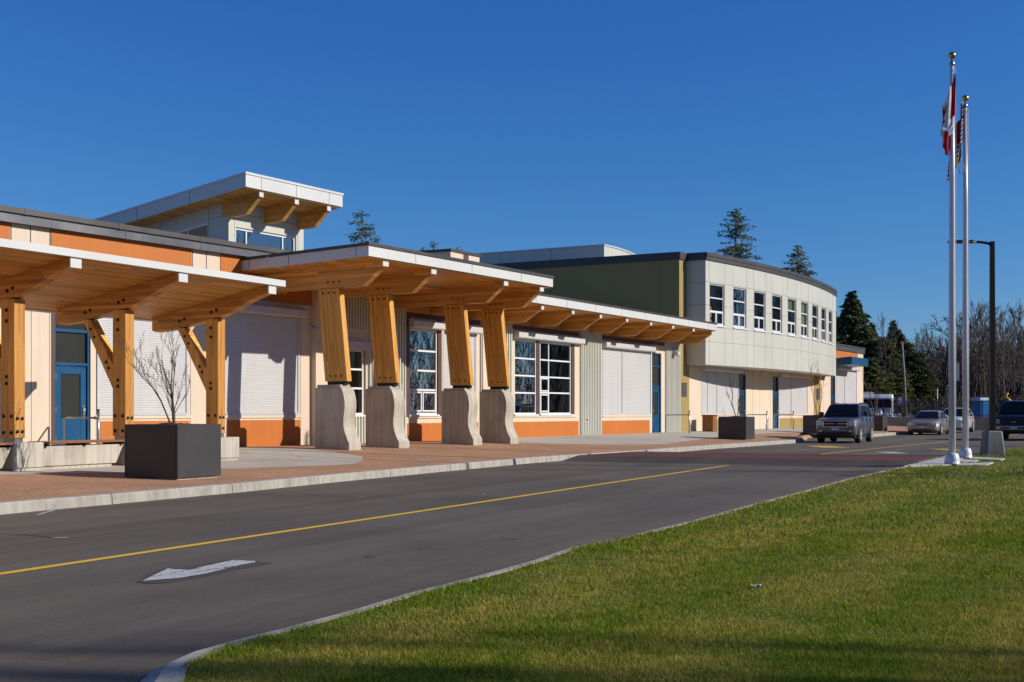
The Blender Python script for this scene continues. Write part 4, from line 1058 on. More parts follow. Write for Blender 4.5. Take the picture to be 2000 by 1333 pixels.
# ================================================================ branches: tapering segments, joined into one mesh
def segs_mesh(name, segs, mat, parent=None, loc=(0, 0, 0), n=4):
    A = np.array([s[0] for s in segs], 'f'); B = np.array([s[1] for s in segs], 'f'); ra_ = np.array([s[2] for s in segs], 'f'); rb_ = np.array([s[3] for s in segs], 'f')
    d = B-A; d /= np.linalg.norm(d, axis=1, keepdims=True)+1e-9
    ref = np.where(np.abs(d[:, 2:3]) > .9, np.array([[1, 0, 0]], 'f'), np.array([[0, 0, 1]], 'f'))
    x = np.cross(d, ref); x /= np.linalg.norm(x, axis=1, keepdims=True)+1e-9; y = np.cross(d, x)
    V = []
    for P_, r in ((A, ra_), (B, rb_)):
        for i in range(n):
            a = 2*math.pi*i/n; V.append(P_+(x*math.cos(a)+y*math.sin(a))*r[:, None])
    V = np.stack(V, 1); N = len(segs); V = V.reshape(-1, 3)
    base = (np.arange(N)*2*n)[:, None, None]
    q = np.array([[i, (i+1) % n, n+(i+1) % n, n+i] for i in range(n)])[None]
    Fq = (base+q).reshape(-1, 4)
    return np_mesh(name, V, Fq, mat, parent, loc, smooth=True)
def np_mesh(name, V, Fq, mat, parent=None, loc=(0, 0, 0), smooth=False, tint=None):
    k = Fq.shape[1]; me = bpy.data.meshes.new(name)
    me.vertices.add(len(V)); me.vertices.foreach_set('co', np.ascontiguousarray(V, 'f').ravel())
    me.loops.add(Fq.size); me.loops.foreach_set('vertex_index', np.ascontiguousarray(Fq, 'i').ravel())
    me.polygons.add(len(Fq)); me.polygons.foreach_set('loop_start', np.arange(len(Fq), dtype='i')*k); 
    try: me.polygons.foreach_set('loop_total', np.full(len(Fq), k, 'i'))
    except Exception: pass
    me.polygons.foreach_set('use_smooth', np.full(len(Fq), smooth))
    a = me.attributes.new('fc', 'FLOAT_VECTOR', 'POINT'); a.data.foreach_set('vector', np.ascontiguousarray(V, 'f').ravel())
    if tint is not None:
        a = me.attributes.new('tint', 'FLOAT', 'POINT'); a.data.foreach_set('value', np.ascontiguousarray(tint, 'f'))
    me.materials.append(mat); me.update(calc_edges=True); me.validate()
    o = bpy.data.objects.new(name, me); COL.objects.link(o)
    if parent is not None: o.parent = parent
    else: o.location = loc
    return o
def grow(rnd, segs, p, d, L, r, depth, spread=.5, up=.12, kids=(2, 3), shrink=.68, wob=.12, nseg=3, rmin=.006):
    q = p.copy(); dd_ = d.copy(); rr = r
    for k in range(nseg):
        dd_ = (dd_+Vector((rnd.gauss(0, wob), rnd.gauss(0, wob), rnd.gauss(0, wob)+up*.3))).normalized()
        e = q+dd_*(L/nseg); r2 = max(rmin, rr*(.86 if depth else .6)); segs.append((tuple(q), tuple(e), rr, r2)); q, rr = e, r2
        if depth > 0 and k < nseg-1 and rnd.random() < .75:
            ax = Vector((rnd.gauss(0, 1), rnd.gauss(0, 1), rnd.gauss(0, .35))).normalized()
            grow(rnd, segs, q, (dd_+ax*spread*1.25+Vector((0, 0, up))).normalized(), L*shrink*rnd.uniform(.6, .95), rr*.55, depth-1, spread, up, kids, shrink, wob, nseg, rmin)
    if depth > 0:
        for _ in range(rnd.randint(*kids)):
            ax = Vector((rnd.gauss(0, 1), rnd.gauss(0, 1), rnd.gauss(0, .3))).normalized()
            grow(rnd, segs, q, (dd_+ax*spread+Vector((0, 0, up))).normalized(), L*shrink*rnd.uniform(.75, 1.1), rr*.72, depth-1, spread, up, kids, shrink, wob, nseg, rmin)
M['twig'] = mk('dark_twig', (.105, .07, .05), .8, .2, 8)
M['twig_red'] = mk('reddish_twig', (.15, .075, .05), .8, .2, 8)
M['bark'] = mk('grey_bark', (.10, .078, .062), .9, .3, 3)
M['bark_w'] = mk('warm_bark', (.10, .083, .07), .9, .3, 3)
# ================================================================ planters and their young trees
def planter(x, y, ang, size, h, label):
    fr = Fr((x, y), (math.sin(ang), math.cos(ang)))   # near corner at origin; right face along t, left face along -s
    L = size; zg = max(zs(*tuple(fr.P(a, -b, 0))[:2]) for a in (0, L) for b in (0, L))-.005
    z0 = zs(x, y)-.01
    t = thing('planter_box', label, 'planter', fr.P(L/2, -L/2, z0), 'square charcoal planters along the kerb')
    m = MB(); wl = .05; zb = z0+.045
    m.ext(fr, [(0, 0), (L, 0), (L, -L), (0, -L)], zb, z0+h, 'ts') if False else None
    m.box(fr, 0, L, -wl, 0, zb, z0+h); m.box(fr, 0, L, -L, -L+wl, zb, z0+h); m.box(fr, 0, wl, -L+wl, -wl, zb, z0+h); m.box(fr, L-wl, L, -L+wl, -wl, zb, z0+h)
    m.build('box', M['planter'], t, bevel=.006)
    m = MB(); m.box(fr, .05, L-.05, -L+.05, -.05, z0-.03, zb+.01); m.build('plinth', M['conc'], t)
    rnd = random.Random(int(x*10)); m = MB(); n = 14; rows = []
    for i in range(n): rows.append([fr.P(wl+(L-2*wl)*i/(n-1), -wl-(L-2*wl)*k/(n-1), z0+h-.05+.07*math.exp(-((i-6.5)**2+(k-6.5)**2)/30)+rnd.uniform(-.012, .018)) for k in range(n)])
    m.sheet(rows); m.build('soil', M['soil'], t)
    return t, fr.P(L/2, -L/2, z0+h-.03)
specs = [(22.0, 347, R_(25.3), 1.18, .97, 'large charcoal planter box in the foreground holding a bare multi-stemmed tree'),
         (53.0, 1457, R_(28), 1.2, .98, 'charcoal planter box with a thin bare tree, in front of the first blue bay door'),
         (67.0, 1614, R_(29), 1.25, .98, 'charcoal planter box half hidden behind the grey off-roader'),
         (77.0, 1724, R_(29), 1.25, .95, 'farthest charcoal planter box, right behind the tail of the grey off-roader')]
spots = []
for (Y, px, a, L, h, lab) in specs: spots.append(planter((px-CX)/F*Y, Y, a, L, h, lab)[1])
def stems(seed, loc, label, H_, nst, mat, spread=.34, r=.02, depth=4, group='bare young trees in the planters', lean=(0, 0), rmin=.0035, open_=1):
    rnd = random.Random(seed); segs = []
    for k in range(nst):
        a = 2*math.pi*k/nst+rnd.uniform(-.5, .5); d = Vector((math.cos(a)*rnd.uniform(.08, .34)*open_+lean[0], math.sin(a)*rnd.uniform(.08, .34)*open_+lean[1], 1)).normalized()
        grow(rnd, segs, Vector((math.cos(a)*.02, math.sin(a)*.02, -.05)), d, H_*rnd.uniform(.36, .46), r, depth, spread, .16, (1, 2), .64, .1, 3, rmin)
    o = segs_mesh('young_tree', segs, mat, None, loc, 5); tag(o, label, 'tree', group); return o
stems(11, spots[0], 'bare multi-stemmed young tree with fine twigs in the foreground planter', 1.95, 4, M['twig'], .36, .018, 5, lean=(-.04, .02), rmin=.0021, open_=.75)
stems(23, spots[1], 'bare young tree in the planter before the first blue bay door', 2.6, 2, M['twig'], .38, .024, 4, rmin=.0035)
stems(37, spots[2], 'bare young tree in the planter half hidden by the grey off-roader', 2.9, 2, M['twig_red'], .36, .022, 4, rmin=.0035)
stems(41, spots[3], 'reddish bare upright shrub in the planter behind the tail of the grey off-roader', 3.3, 3, M['twig_red'], .25, .03, 3, rmin=.006)
# ================================================================ hand rails and litter bin
def rail(fr, t, s0, s1, label, zg):
    R = thing('hand_rail', label, 'hand rail', fr.P(t, (s0+s1)/2, zg), 'tubular hand rails by the doors')
    m = MB(); ht = .86
    m.tube([fr.P(t, s0, zg-.02), fr.P(t, s0, zg+ht-.08), fr.P(t, s0+.03, zg+ht-.02), fr.P(t, s0+.09, zg+ht), fr.P(t, s1-.02, zg+ht)], .024, 8); m.build('rail', M['steel'], R)
    m = MB(); m.tube([fr.P(t, s1, zg-.02), fr.P(t, s1, zg+ht+.18)], .032, 8); m.build('post', M['steel'], R)
    m = MB(); m.tube([fr.P(t, s1, zg+ht+.18), fr.P(t, s1, zg+ht+.205)], .04, 8); m.build('cap', M['dark'], R)
rail(FL, FL.t_at(125, .35), .35, 1.55, 'short steel hand rail in front of the blue door of the left wing', .36)
rail(FR, FR.t_at(1300, .3), .3, 1.5, 'dark tubular hand rail beside the blue door under the end of the timber eaves', .36)
rail(FR, FR.t_at(1458.5, .3), .3, 1.45, 'tubular hand rail at the first blue door under the curved bay, behind a planter', .35)
rail(FR, FR.t_at(1512, .3), .3, 1.45, 'tubular hand rail at the second blue door under the curved bay', .35)
bx = FR.t_at(1386, .75); zg = .34
bt_ = thing('litter_bin', 'square litter bin clad in brown timber slats by the peach wall', 'litter bin', FR.P(bx, .75, zg))
m = MB(); m.box(FR, bx-.26, bx+.26, .49, 1.01, zg+.03, zg+.83); m.build('liner', M['dark'], bt_)
m = MB()
for k in range(6):
    a = bx-.27+k*.092; m.box(FR, a, a+.078, 1.012, 1.04, zg+.04, zg+.82); m.box(FR, a, a+.078, .46, .488, zg+.04, zg+.82)
    b = .48+k*.092; m.box(FR, bx-.29, bx-.262, b, b+.078, zg+.04, zg+.82); m.box(FR, bx+.262, bx+.29, b, b+.078, zg+.04, zg+.82)
m.build('slats', M['bin_wood'], bt_)
m = MB(); m.box(FR, bx-.3, bx+.3, .45, 1.05, zg+.83, zg+.87); m.build('lid', M['dark'], bt_)
m = MB()
for a, b in ((-.22, .53), (.22, .53), (-.22, .97), (.22, .97)): m.box(FR, bx+a-.03, bx+a+.03, b-.03, b+.03, zg-.03, zg+.04)
m.build('foot', M['steel'], bt_)
# ================================================================ flagpoles and flags
M['alu'] = mk('satin_aluminium', (.66, .66, .68), .38, .03, 2, metal=.15, spec=.6)
M['gold'] = mk('gold_ball', (.55, .36, .06), .3, .1, 20, metal=1)
M['rope'] = mk('halyard_rope', (.55, .55, .55), .8, .1)
def flagpole(x, y, label, H_=10.15):
    z0 = LZ+.03; t = thing('flagpole', label, 'flagpole', (x, y, z0), 'aluminium flagpoles on the lawn')
    m = MB(); prof = [(.185, 0), (.185, .03)]
    for k in range(9): a = k/8*math.pi/2; prof.append((.095+.088*math.cos(a)**.8, .03+.25*math.sin(a)))
    m.lathe((x, y, z0), prof, 28); m.build('base_collar', M['alu'], t)
    m = MB(); m.tube([(x, y, z0+.1), (x, y, z0+3.5), (x, y, z0+7), (x, y, z0+H_-.35)], [.086, .083, .068, .047], 20); m.build('shaft', M['alu'], t)
    m = MB(); m.lathe((x, y, z0+H_-.36), [(.05, 0), (.065, .02), (.065, .1), (.03, .12), (.022, .2)], 14); m.build('truck', M['steel'], t)
    m = MB(); m.lathe((x, y, z0+H_-.18), [(.088*math.sin(k/10*math.pi)+.001, .088*(1-math.cos(k/10*math.pi))) for k in range(11)], 18); m.build('finial_ball', M['gold'], t)
    m = MB(); m.tube([(x+.09, y-.05, z0+1.2), (x+.085, y-.05, z0+5), (x+.07, y-.04, z0+H_-.4)], .007, 5)
    m.tube([(x+.02, y-.1, z0+1.2), (x+.02, y-.095, z0+5), (x+.0, y-.08, z0+H_-.4)], .007, 5)
    return t, m, z0
xa, ya = 10.83, 31.5; xb, yb = 12.68, 35.8
fa_, ra_m, z0a = flagpole(xa, ya, 'taller looking nearer flagpole carrying a red and white maple leaf flag')
fb_, rb_m, z0b = flagpole(xb, yb, 'second flagpole just behind the nearer one, carrying a hanging provincial flag')
fc_, rc_m, z0c = flagpole(14.5, 28.3, 'bare aluminium flagpole added out of view to cast a second shadow line on the road')  # unseen pole, added only for its shadow line across the road
ra_m.tube([at(1862, 258, ya-.1), at(1856, 262, ya-.12), at(1852, 270, ya-.12), at(1860, 244, ya-.12)], .011, 5)
rb_m.tube([at(1877, 310, yb-.12), at(1873, 320, yb-.14), at(1874, 338, yb-.14), at(1884, 342, yb-.14), at(1886, 334, yb-.14), at(1876, 312, yb-.12)], .013, 5)
for m_, t_ in ((ra_m, fa_), (rb_m, fb_), (rc_m, fc_)): m_.build('halyard', M['rope'], t_)
def flag_mat(name, fn):
    n = NT(name); a = n.n('Attribute', attribute_name='fc'); sp = n.n('SeparateXYZ'); n.l(a.outputs['Vector'], sp.inputs[0])
    c = fn(n, sp.outputs[0], sp.outputs[1]); n.b.inputs['Subsurface Weight'].default_value = 0
    tl_ = n.n('BsdfTranslucent'); n.l(c, tl_.inputs[0]); ms = n.n('MixShader'); ms.inputs[0].default_value = .3
    n.done(c, .75, 0, .2); n.l(n.b.outputs[0], ms.inputs[1]); n.l(tl_.outputs[0], ms.inputs[2]); n.l(ms.outputs[0], n.out.inputs[0]); return n.m
def maple(n, u, v):   # u fly, v hoist: red | white with leaf | red
    red, wh = (.48, .012, .03), (.66, .66, .68)
    stripe = n.ramp(u, [(0, red), (.25, wh), (.75, red)], 'CONSTANT')
    du = n.math('ABSOLUTE', n.math('SUBTRACT', u, .5)); dv = n.math('SUBTRACT', v, .5)
    # an eleven-pointed leaf as a lobed radius in polar form, plus its stem
    dvv = n.math('MULTIPLY', dv, .5); ang = n.math('ARCTAN2', dvv, du); r = n.math('SQRT', n.math('ADD', n.math('MULTIPLY', du, du), n.math('MULTIPLY', dvv, dvv)))
    lobe = n.math('ADD', .125, n.math('MULTIPLY', .055, n.math('COSINE', n.math('MULTIPLY', n.math('SUBTRACT', ang, 1.57), 5.0))))
    lobe = n.math('ADD', lobe, n.math('MULTIPLY', .018, n.math('COSINE', n.math('MULTIPLY', ang, 17.0))))
    leaf = n.math('LESS_THAN', r, lobe)
    stem = n.math('MULTIPLY', n.math('LESS_THAN', du, .008), n.math('MULTIPLY', n.math('LESS_THAN', dvv, 0.0), n.math('GREATER_THAN', dvv, -.19)))
    return n.mix(n.math('MAXIMUM', leaf, stem), stripe, red)
def provincial(n, u, v):  # crossed banner above, waves and a half sun below
    red, wh, bl, ye = (.42, .015, .03), (.6, .6, .62), (.015, .03, .16), (.62, .36, .02)
    # upper half: blue field, white and red upright cross and saltire
    vt = n.math('MULTIPLY', n.math('SUBTRACT', v, .75), 2.0); uc = n.math('SUBTRACT', u, .5)
    ax_, av = n.math('ABSOLUTE', uc), n.math('ABSOLUTE', vt)
    sal = n.math('ABSOLUTE', n.math('SUBTRACT', ax_, av))
    c = n.mix(n.math('LESS_THAN', sal, .09), bl, wh); c = n.mix(n.math('LESS_THAN', sal, .035), c, red)
    cr_ = n.math('MINIMUM', ax_, av); c = n.mix(n.math('LESS_THAN', cr_, .13), c, wh); c = n.mix(n.math('LESS_THAN', cr_, .08), c, red)
    wv = n.math('SINE', n.math('ADD', n.math('MULTIPLY', v, 62), n.math('MULTIPLY', 1.2, n.math('SINE', n.math('MULTIPLY', u, 19)))))
    lo = n.mix(n.math('GREATER_THAN', wv, 0), wh, bl)
    rr = n.math('SQRT', n.math('ADD', n.math('MULTIPLY', uc, uc), n.math('MULTIPLY', v, v)))
    ray = n.math('ADD', .2, n.math('MULTIPLY', .06, n.math('SINE', n.math('MULTIPLY', 22, n.math('ARCTAN2', uc, v)))))
    lo = n.mix(n.math('LESS_THAN', rr, ray), lo, ye)
    return n.mix(n.math('GREATER_THAN', v, .5), lo, c)
M['flag_red'] = flag_mat('maple_flag_cloth', maple); M['flag_bc'] = flag_mat('provincial_flag_cloth', provincial)
def flag(name, label, mat, x, y, ztop, hoist, cols, nu=60, nv=20, seed=1):
    """cols: control columns over the fly u: (u, dx, dy, top_drop, bottom_drop)"""
    rnd = random.Random(seed); m = MB(); ids = []
    us = [c[0] for c in cols]
    for i in range(nu+1):
        u = i/nu; vals = [float(np.interp(u, us, [c[k] for c in cols])) for k in range(1, 5)]
        row = []
        for j in range(nv+1):
            v = 1-j/nv; z = ztop-vals[2]-(vals[3]-vals[2])*(1-v)
            fold = .05*math.sin(u*31+v*2.0)*min(1, u*4); fx_ = .03*math.sin(u*23+1.3+v*3)*min(1, u*3)
            row.append(m.vert((x+vals[0]*(1+.15*(1-v))+fx_, y+vals[1]+fold, z), (u, v, 0)))
        ids.append(row)
    for i in range(nu):
        for j in range(nv): m.face((ids[i][j], ids[i+1][j], ids[i+1][j+1], ids[i][j+1]), 0, True)
    o = m.build(name, mat, None, recalc=False, loc=(x, y, ztop)); return tag(o, label, 'flag')
zt_a = at(1857, 142, ya).z; zt_b = at(1877, 198, yb).z
flag('flag', 'red and white maple leaf flag drooping from the nearer pole', M['flag_red'], xa, ya, zt_a, .95,
     [(0, .075, -.02, 0, 1.0), (.12, .05, -.10, .05, 1.05), (.25, -.06, -.13, .35, 1.2), (.38, -.17, -.10, .65, 1.45), (.5, -.26, -.02, .85, 1.55), (.62, -.14, .07, 1.0, 1.72), (.75, -.20, .02, 1.25, 1.85), (.88, -.17, -.07, 1.45, 2.02), (1, -.07, -.02, 1.55, 2.08)])
flag('flag', 'blue, white, red and yellow provincial flag hanging limp beside the second pole', M['flag_bc'], xb, yb, zt_b, .95,
     [(0, -.05, -.03, 0, 1.1), (.2, -.16, -.1, .1, 1.3), (.4, -.1, .06, .4, 1.7), (.6, -.28, -.04, .7, 1.9), (.8, -.36, .05, 1.0, 2.15), (1, -.46, -.02, 1.25, 2.3)], seed=3)
# ================================================================ street lamp
lx, ly = (1938-CX)/F*39.4, 39.4
LP = thing('street_lamp', 'black street lamp with a single curved arm on a tapered concrete footing', 'street lamp', (lx, ly, LZ))
Lf = Fr((lx, ly), (1, 0)); ztl = at(0, 472, ly).z
m = MB(); zb0, zb1 = LZ-.02, at(0, 842, ly).z
pr = [(.36, zb0), (.36, zb0+.0), (.235, zb1-.05), (.2, zb1)]
rings = [[Vector((lx+a*r_, ly+b*r_, z)) for a, b in ((-1, -.8), (-.8, -1), (.8, -1), (1, -.8), (1, .8), (.8, 1), (-.8, 1), (-1, .8))] for r_, z in ((.31, zb0), (.24, zb1-.03), (.215, zb1))]
m.loft(rings, smooth=False); m.build('footing', M['footc'], LP)
m = MB(); hw = .062; m.loft([[Vector((lx+a*h_, ly+b*h_, z)) for a, b in ((-1, -1), (1, -1), (1, 1), (-1, 1))] for h_, z in ((.085, zb1), (.062, ztl))], smooth=False); m.build('pole', M['dark'], LP, bevel=.01)
m = MB(); m.box(Lf, -.14, .14, -.14, .14, zb1, zb1+.03); m.build('base_plate', M['dark'], LP)
m = MB(); za = ztl-.12; m.tube([(lx, ly, za), (lx-.12, ly, za+.06), (lx-.35, ly, za+.1), (lx-.62, ly, za+.1)], [.05, .045, .04, .04], 8); m.build('arm', M['dark'], LP)
m = MB(); xs = [(0, .05, .03), (-.12, .11, .05), (-.5, .14, .05), (-.78, .13, .045), (-.86, .06, .03)]
m.loft([[Vector((lx-.5+a, ly+b, za+.1+c)) for b, c in ((-w_, -.03), (w_, -.03), (w_*.9, h_*.6), (w_*.5, h_*1.2), (-w_*.5, h_*1.2), (-w_*.9, h_*.6))] for a, w_, h_ in xs], smooth=False); m.build('lamp_head', M['dark'], LP)
# ================================================================ vehicles
def cpaint(name, col, metal=.5, rough=.28):
    n = NT(name); v = n.fc(); d = n.noise(v, 1.5, 5); c = n.ramp(d, [(.3, mul(col, .92)), (.7, mul(col, 1.06))])
    n.b.inputs['Coat Weight'].default_value = .8; n.b.inputs['Coat Roughness'].default_value = .06
    return n.done(c, n.ramp(d, [(.3, rough), (.7, rough+.08)]), metal, .5)
M['tyre'] = mk('tyre_rubber', (.018, .018, .018), .8, .2)
M['rim'] = mk('alloy_rim', (.55, .55, .56), .35, .05, metal=.35)
M['chrome'] = mk('chrome_trim', (.62, .62, .64), .15, .03, metal=1)
M['lens'] = mk('headlight_lens', (.72, .72, .70), .15, .1, spec=.9)
M['amber'] = mk('amber_lens', (.55, .2, .03), .2, .1)
M['plate'] = mk('licence_plate', (.6, .6, .66), .5, .15, 12)
M['plastic'] = mk('black_plastic', (.025, .024, .024), .6, .15)
M['cargrille'] = mk('black_grille', (.01, .01, .011), .5, .1)
M['badge'] = mk('blue_oval_badge', (.02, .05, .22), .25, .05)
def car(name, label, cx, cy, hd, paint, P, cat):
    fr = Fr((cx, cy), hd)      # t rearwards from the front bumper, s to the viewer's right
    Z0 = 0.0; L, Wd = P['L'], P['W']; hw = Wd/2
    root = thing(name, label, cat, fr.P(L/2, 0, Z0))
    def ring(x, zb, zt, wb, wm, wt, crown=.02):
        zm = zb+(zt-zb)*.45
        half = [(wb, zb), (wm*.985, zb+(zt-zb)*.12), (wm, zm), (wm*.99, zb+(zt-zb)*.72), (wt, zt-.035), (wt*.93, zt), (wt*.5, zt+crown)]
        return [(fr.P(x, -y, z), (x, -y, z)) for y, z in half]+[(fr.P(x, y, z), (x, y, z)) for y, z in half[::-1]]
    m = MB(); m.loft([ring(*s) for s in P['body']]); body = m.build('body', paint, root, bevel=0)
    sk = MB(); sk.box(fr, .18, L-.18, -hw*.9, hw*.9, P['body'][1][1]-.1, P['body'][1][1]+.06); sk.build('underbody', M['plastic'], root)
    # cabin
    c = P['cab']  # x0 base front, x1 roof front, x2 roof rear, x3 base rear, zb, zr, wb, wr
    x0, x1, x2, x3, zb, zr, wb, wr = c
    m = MB(); rings = []
    def cring(f, k):  # section across the car following the side profile
        pass
    prof = [(x0, zb, wb), (x0+(x1-.06-x0)*.5, zb+(zr-.07-zb)*.5, wb+(wr-wb)*.5), (x1-.06, zr-.07, wr+.02), (x1+.06, zr-.02, wr), ((x1+x2)/2, zr+.015, wr+.005), (x2-.06, zr-.02, wr), (x2+.05, zr-.09, wr+.02), (x3-.03, zb+(zr-zb)*.45, wb+(wr-wb)*.45), (x3, zb, wb)]
    for x, z, w_ in prof:
        top = [(w_, z-.0), (w_*.94, z+.02), (w_*.5, z+.035)]
        low = [(wb, zb-.02), (wb, zb)] if z > zb+.02 else [(wb, zb-.02), (wb, zb)]
        half = low+[(wb+(w_-wb)*.9 if z > zb else wb, max(zb, z-.03))]+top
        rings.append([(fr.P(x, -y, q), (x, -y, q)) for y, q in half]+[(fr.P(x, y, q), (x, y, q)) for y, q in half[::-1]])
    m.loft(rings, smooth=False); m.build('cabin', paint, root, bevel=.02)
    def pt(x, s, z, o=(0, 0, 0)): return fr.P(x+o[0], s+o[1], z+o[2])
    # windscreen and rear glass, a little proud
    def glassq(nm, pts, off):
        g_ = MB(); a = [pt(*p) for p in pts]; nn = (a[1]-a[0]).cross(a[2]-a[0]).normalized(); ctr = fr.P((x0+x3)/2, 0, zb)
        if (a[0]-ctr).dot(nn) < 0: nn = -nn
        b = [p+nn*off for p in a]; g_.loft([[q-nn*(off+.02) for q in b], b], smooth=False); return g_.build(nm, M['carglass'], root)
    lerp = lambda a, b, f: a+(b-a)*f
    def wsc(f, e): return (lerp(x0, x1-.06, f), e*(lerp(wb, wr+.02, f)-.10), lerp(zb, zr-.07, f)+.035)
    glassq('windscreen', [wsc(.06, -1), wsc(.06, 1), wsc(.98, .98), wsc(.98, -.98)], .03)
    def rsc(f, e): return (lerp(x3, x2+.05, f), e*(lerp(wb, wr+.02, f)-.12), lerp(zb, zr-.09, f)+.03)
    glassq('rear_window', [rsc(.12, 1), rsc(.12, -1), rsc(.92, -.98), rsc(.92, .98)], .02)
    def sidew(x, f): return lerp(wb, wr, f)
    for sgn in (-1, 1):
        for (a0, a1, b0, b1) in P['side']:   # bottom x range, top x range
            f0, f1 = .07, .86
            glassq('side_window', [(a0, sgn*(lerp(wb, wr, f0)), lerp(zb, zr, f0)), (a1, sgn*(lerp(wb, wr, f0)), lerp(zb, zr, f0)), (b1, sgn*lerp(wb, wr, f1), lerp(zb, zr, f1)), (b0, sgn*lerp(wb, wr, f1), lerp(zb, zr, f1))], .022)
    # wheels in dark arches
    r = P['r']
    for x in P['ax']:
        for sgn in (-1, 1):
            ar_ = MB(); pts = [(x+(r+.07)*math.cos(a), r+(r+.07)*math.sin(a)) for a in [math.pi*k/14-.12*(1 if k == 0 else 0) for k in range(15)]]+[(x-(r+.06), r*.55), (x+(r+.06), r*.55)]
            sa = sgn*(hw-.25); sb_ = sgn*(hw+.006); ar_.ext(fr, pts, min(sa, sb_), max(sa, sb_), 'tz'); ar_.build('wheel_arch', M['plastic'], root)
            ctr = (x, r)
            def cyl(mb, rad, s_a, s_b, n=26, chamf=0):
                rg = []
                for s_, q in ((s_a, rad-chamf), (s_a+(s_b-s_a)*.15, rad), (s_a+(s_b-s_a)*.85, rad), (s_b, rad-chamf)):
                    rg.append([fr.P(x+q*math.cos(2*math.pi*k/n), s_, r+q*math.sin(2*math.pi*k/n)) for k in range(n)])
                mb.loft(rg)
            w_ = MB(); o0, o1 = sgn*(hw-.21), sgn*(hw+.025); cyl(w_, r, o0, o1, chamf=.03); wo = w_.build('wheel', M['tyre'], root)
            rm = MB(); cyl(rm, r*.68, sgn*(hw-.05), sgn*(hw+.028), chamf=.01)
            ro_ = rm.build('rim', M['dark'], wo)
            sp_ = MB()
            for k in range(5):
                a = 2*math.pi*k/5+.3; u = Vector((math.cos(a), math.sin(a))); v = Vector((-u.y, u.x)); q = []
                for rr_, ww in ((.03, .075), (r*.66, .05)):
                    q += [(x+u.x*rr_+v.x*ww, r+u.y*rr_+v.y*ww), (x+u.x*rr_-v.x*ww, r+u.y*rr_-v.y*ww)]
                q = [q[0], q[1], q[3], q[2]]; sp_.ext(fr, q, min(sgn*(hw+.0), sgn*(hw+.042)), max(sgn*(hw+.0), sgn*(hw+.042)), 'tz')
            n_ = 24
            for k in range(n_):
                a, b = 2*math.pi*k/n_, 2*math.pi*(k+1)/n_; q = [(x+math.cos(a)*r*.6, r+math.sin(a)*r*.6), (x+math.cos(b)*r*.6, r+math.sin(b)*r*.6), (x+math.cos(b)*r*.68, r+math.sin(b)*r*.68), (x+math.cos(a)*r*.68, r+math.sin(a)*r*.68)]
                sp_.ext(fr, q, min(sgn*hw, sgn*(hw+.04)), max(sgn*hw, sgn*(hw+.04)), 'tz')
            sp_.build('spokes', M['rim'], wo)
    for sgn in (-1, 1):
        b = MB(); mx = x0+.42; mz = zb+.1; s_ = sgn*(wb+.03)
        b.box(fr, mx-.06, mx+.06, min(s_, s_+sgn*.2), max(s_, s_+sgn*.2), mz, mz+P.get('mir', .16)); b.build('mirror', M['plastic'] if P.get('mirb', 1) else paint, root, bevel=.03)
    for part in P['front']:   # (name, mat, x0,x1,s0,s1,z0,z1, mirrored)
        nm, mt, a0, a1, b0, b1, c0, c1, mir = part
        for sgn in ((-1, 1) if mir else (1,)):
            b = MB(); b.box(fr, a0, a1, min(b0*sgn, b1*sgn), max(b0*sgn, b1*sgn), c0, c1); b.build(nm, mt, root, bevel=min(.02, (c1-c0)*.2))
    for sgn in (-1, 1):
        b = MB(); b.box(fr, L-.08, L+.005, min(sgn*hw*.72, sgn*hw*.95), max(sgn*hw*.72, sgn*hw*.95), P['tail'][0], P['tail'][1]); b.build('tail_light', mk_red, root, bevel=.01)
        for dx in P['doors']:
            b = MB(); b.box(fr, dx-.008, dx+.008, min(sgn*(hw-.05), sgn*(hw+.002)), max(sgn*(hw-.05), sgn*(hw+.002)), .38, zb); b.build('door_gap', M['plastic'], body)
            b = MB(); b.box(fr, dx-.32, dx-.12, min(sgn*hw, sgn*(hw+.03)), max(sgn*hw, sgn*(hw+.03)), zb-.14, zb-.1); b.build('door_handle', paint, body, bevel=.01)
    return root, fr
mk_red = mk('tail_lens', (.3, .01, .01), .2, .05)
grey = cpaint('dark_grey_metallic', (.13, .13, .145), .45); beige = cpaint('beige_metallic', (.36, .30, .24)); white = cpaint('white_car_paint', (.62, .62, .62), 0); navy = cpaint('navy_truck_paint', (.012, .016, .04))
PL, CH, LN, GR, AM, PT, BD = (M[k] for k in ('plastic', 'chrome', 'lens', 'cargrille', 'amber', 'plate', 'badge'))
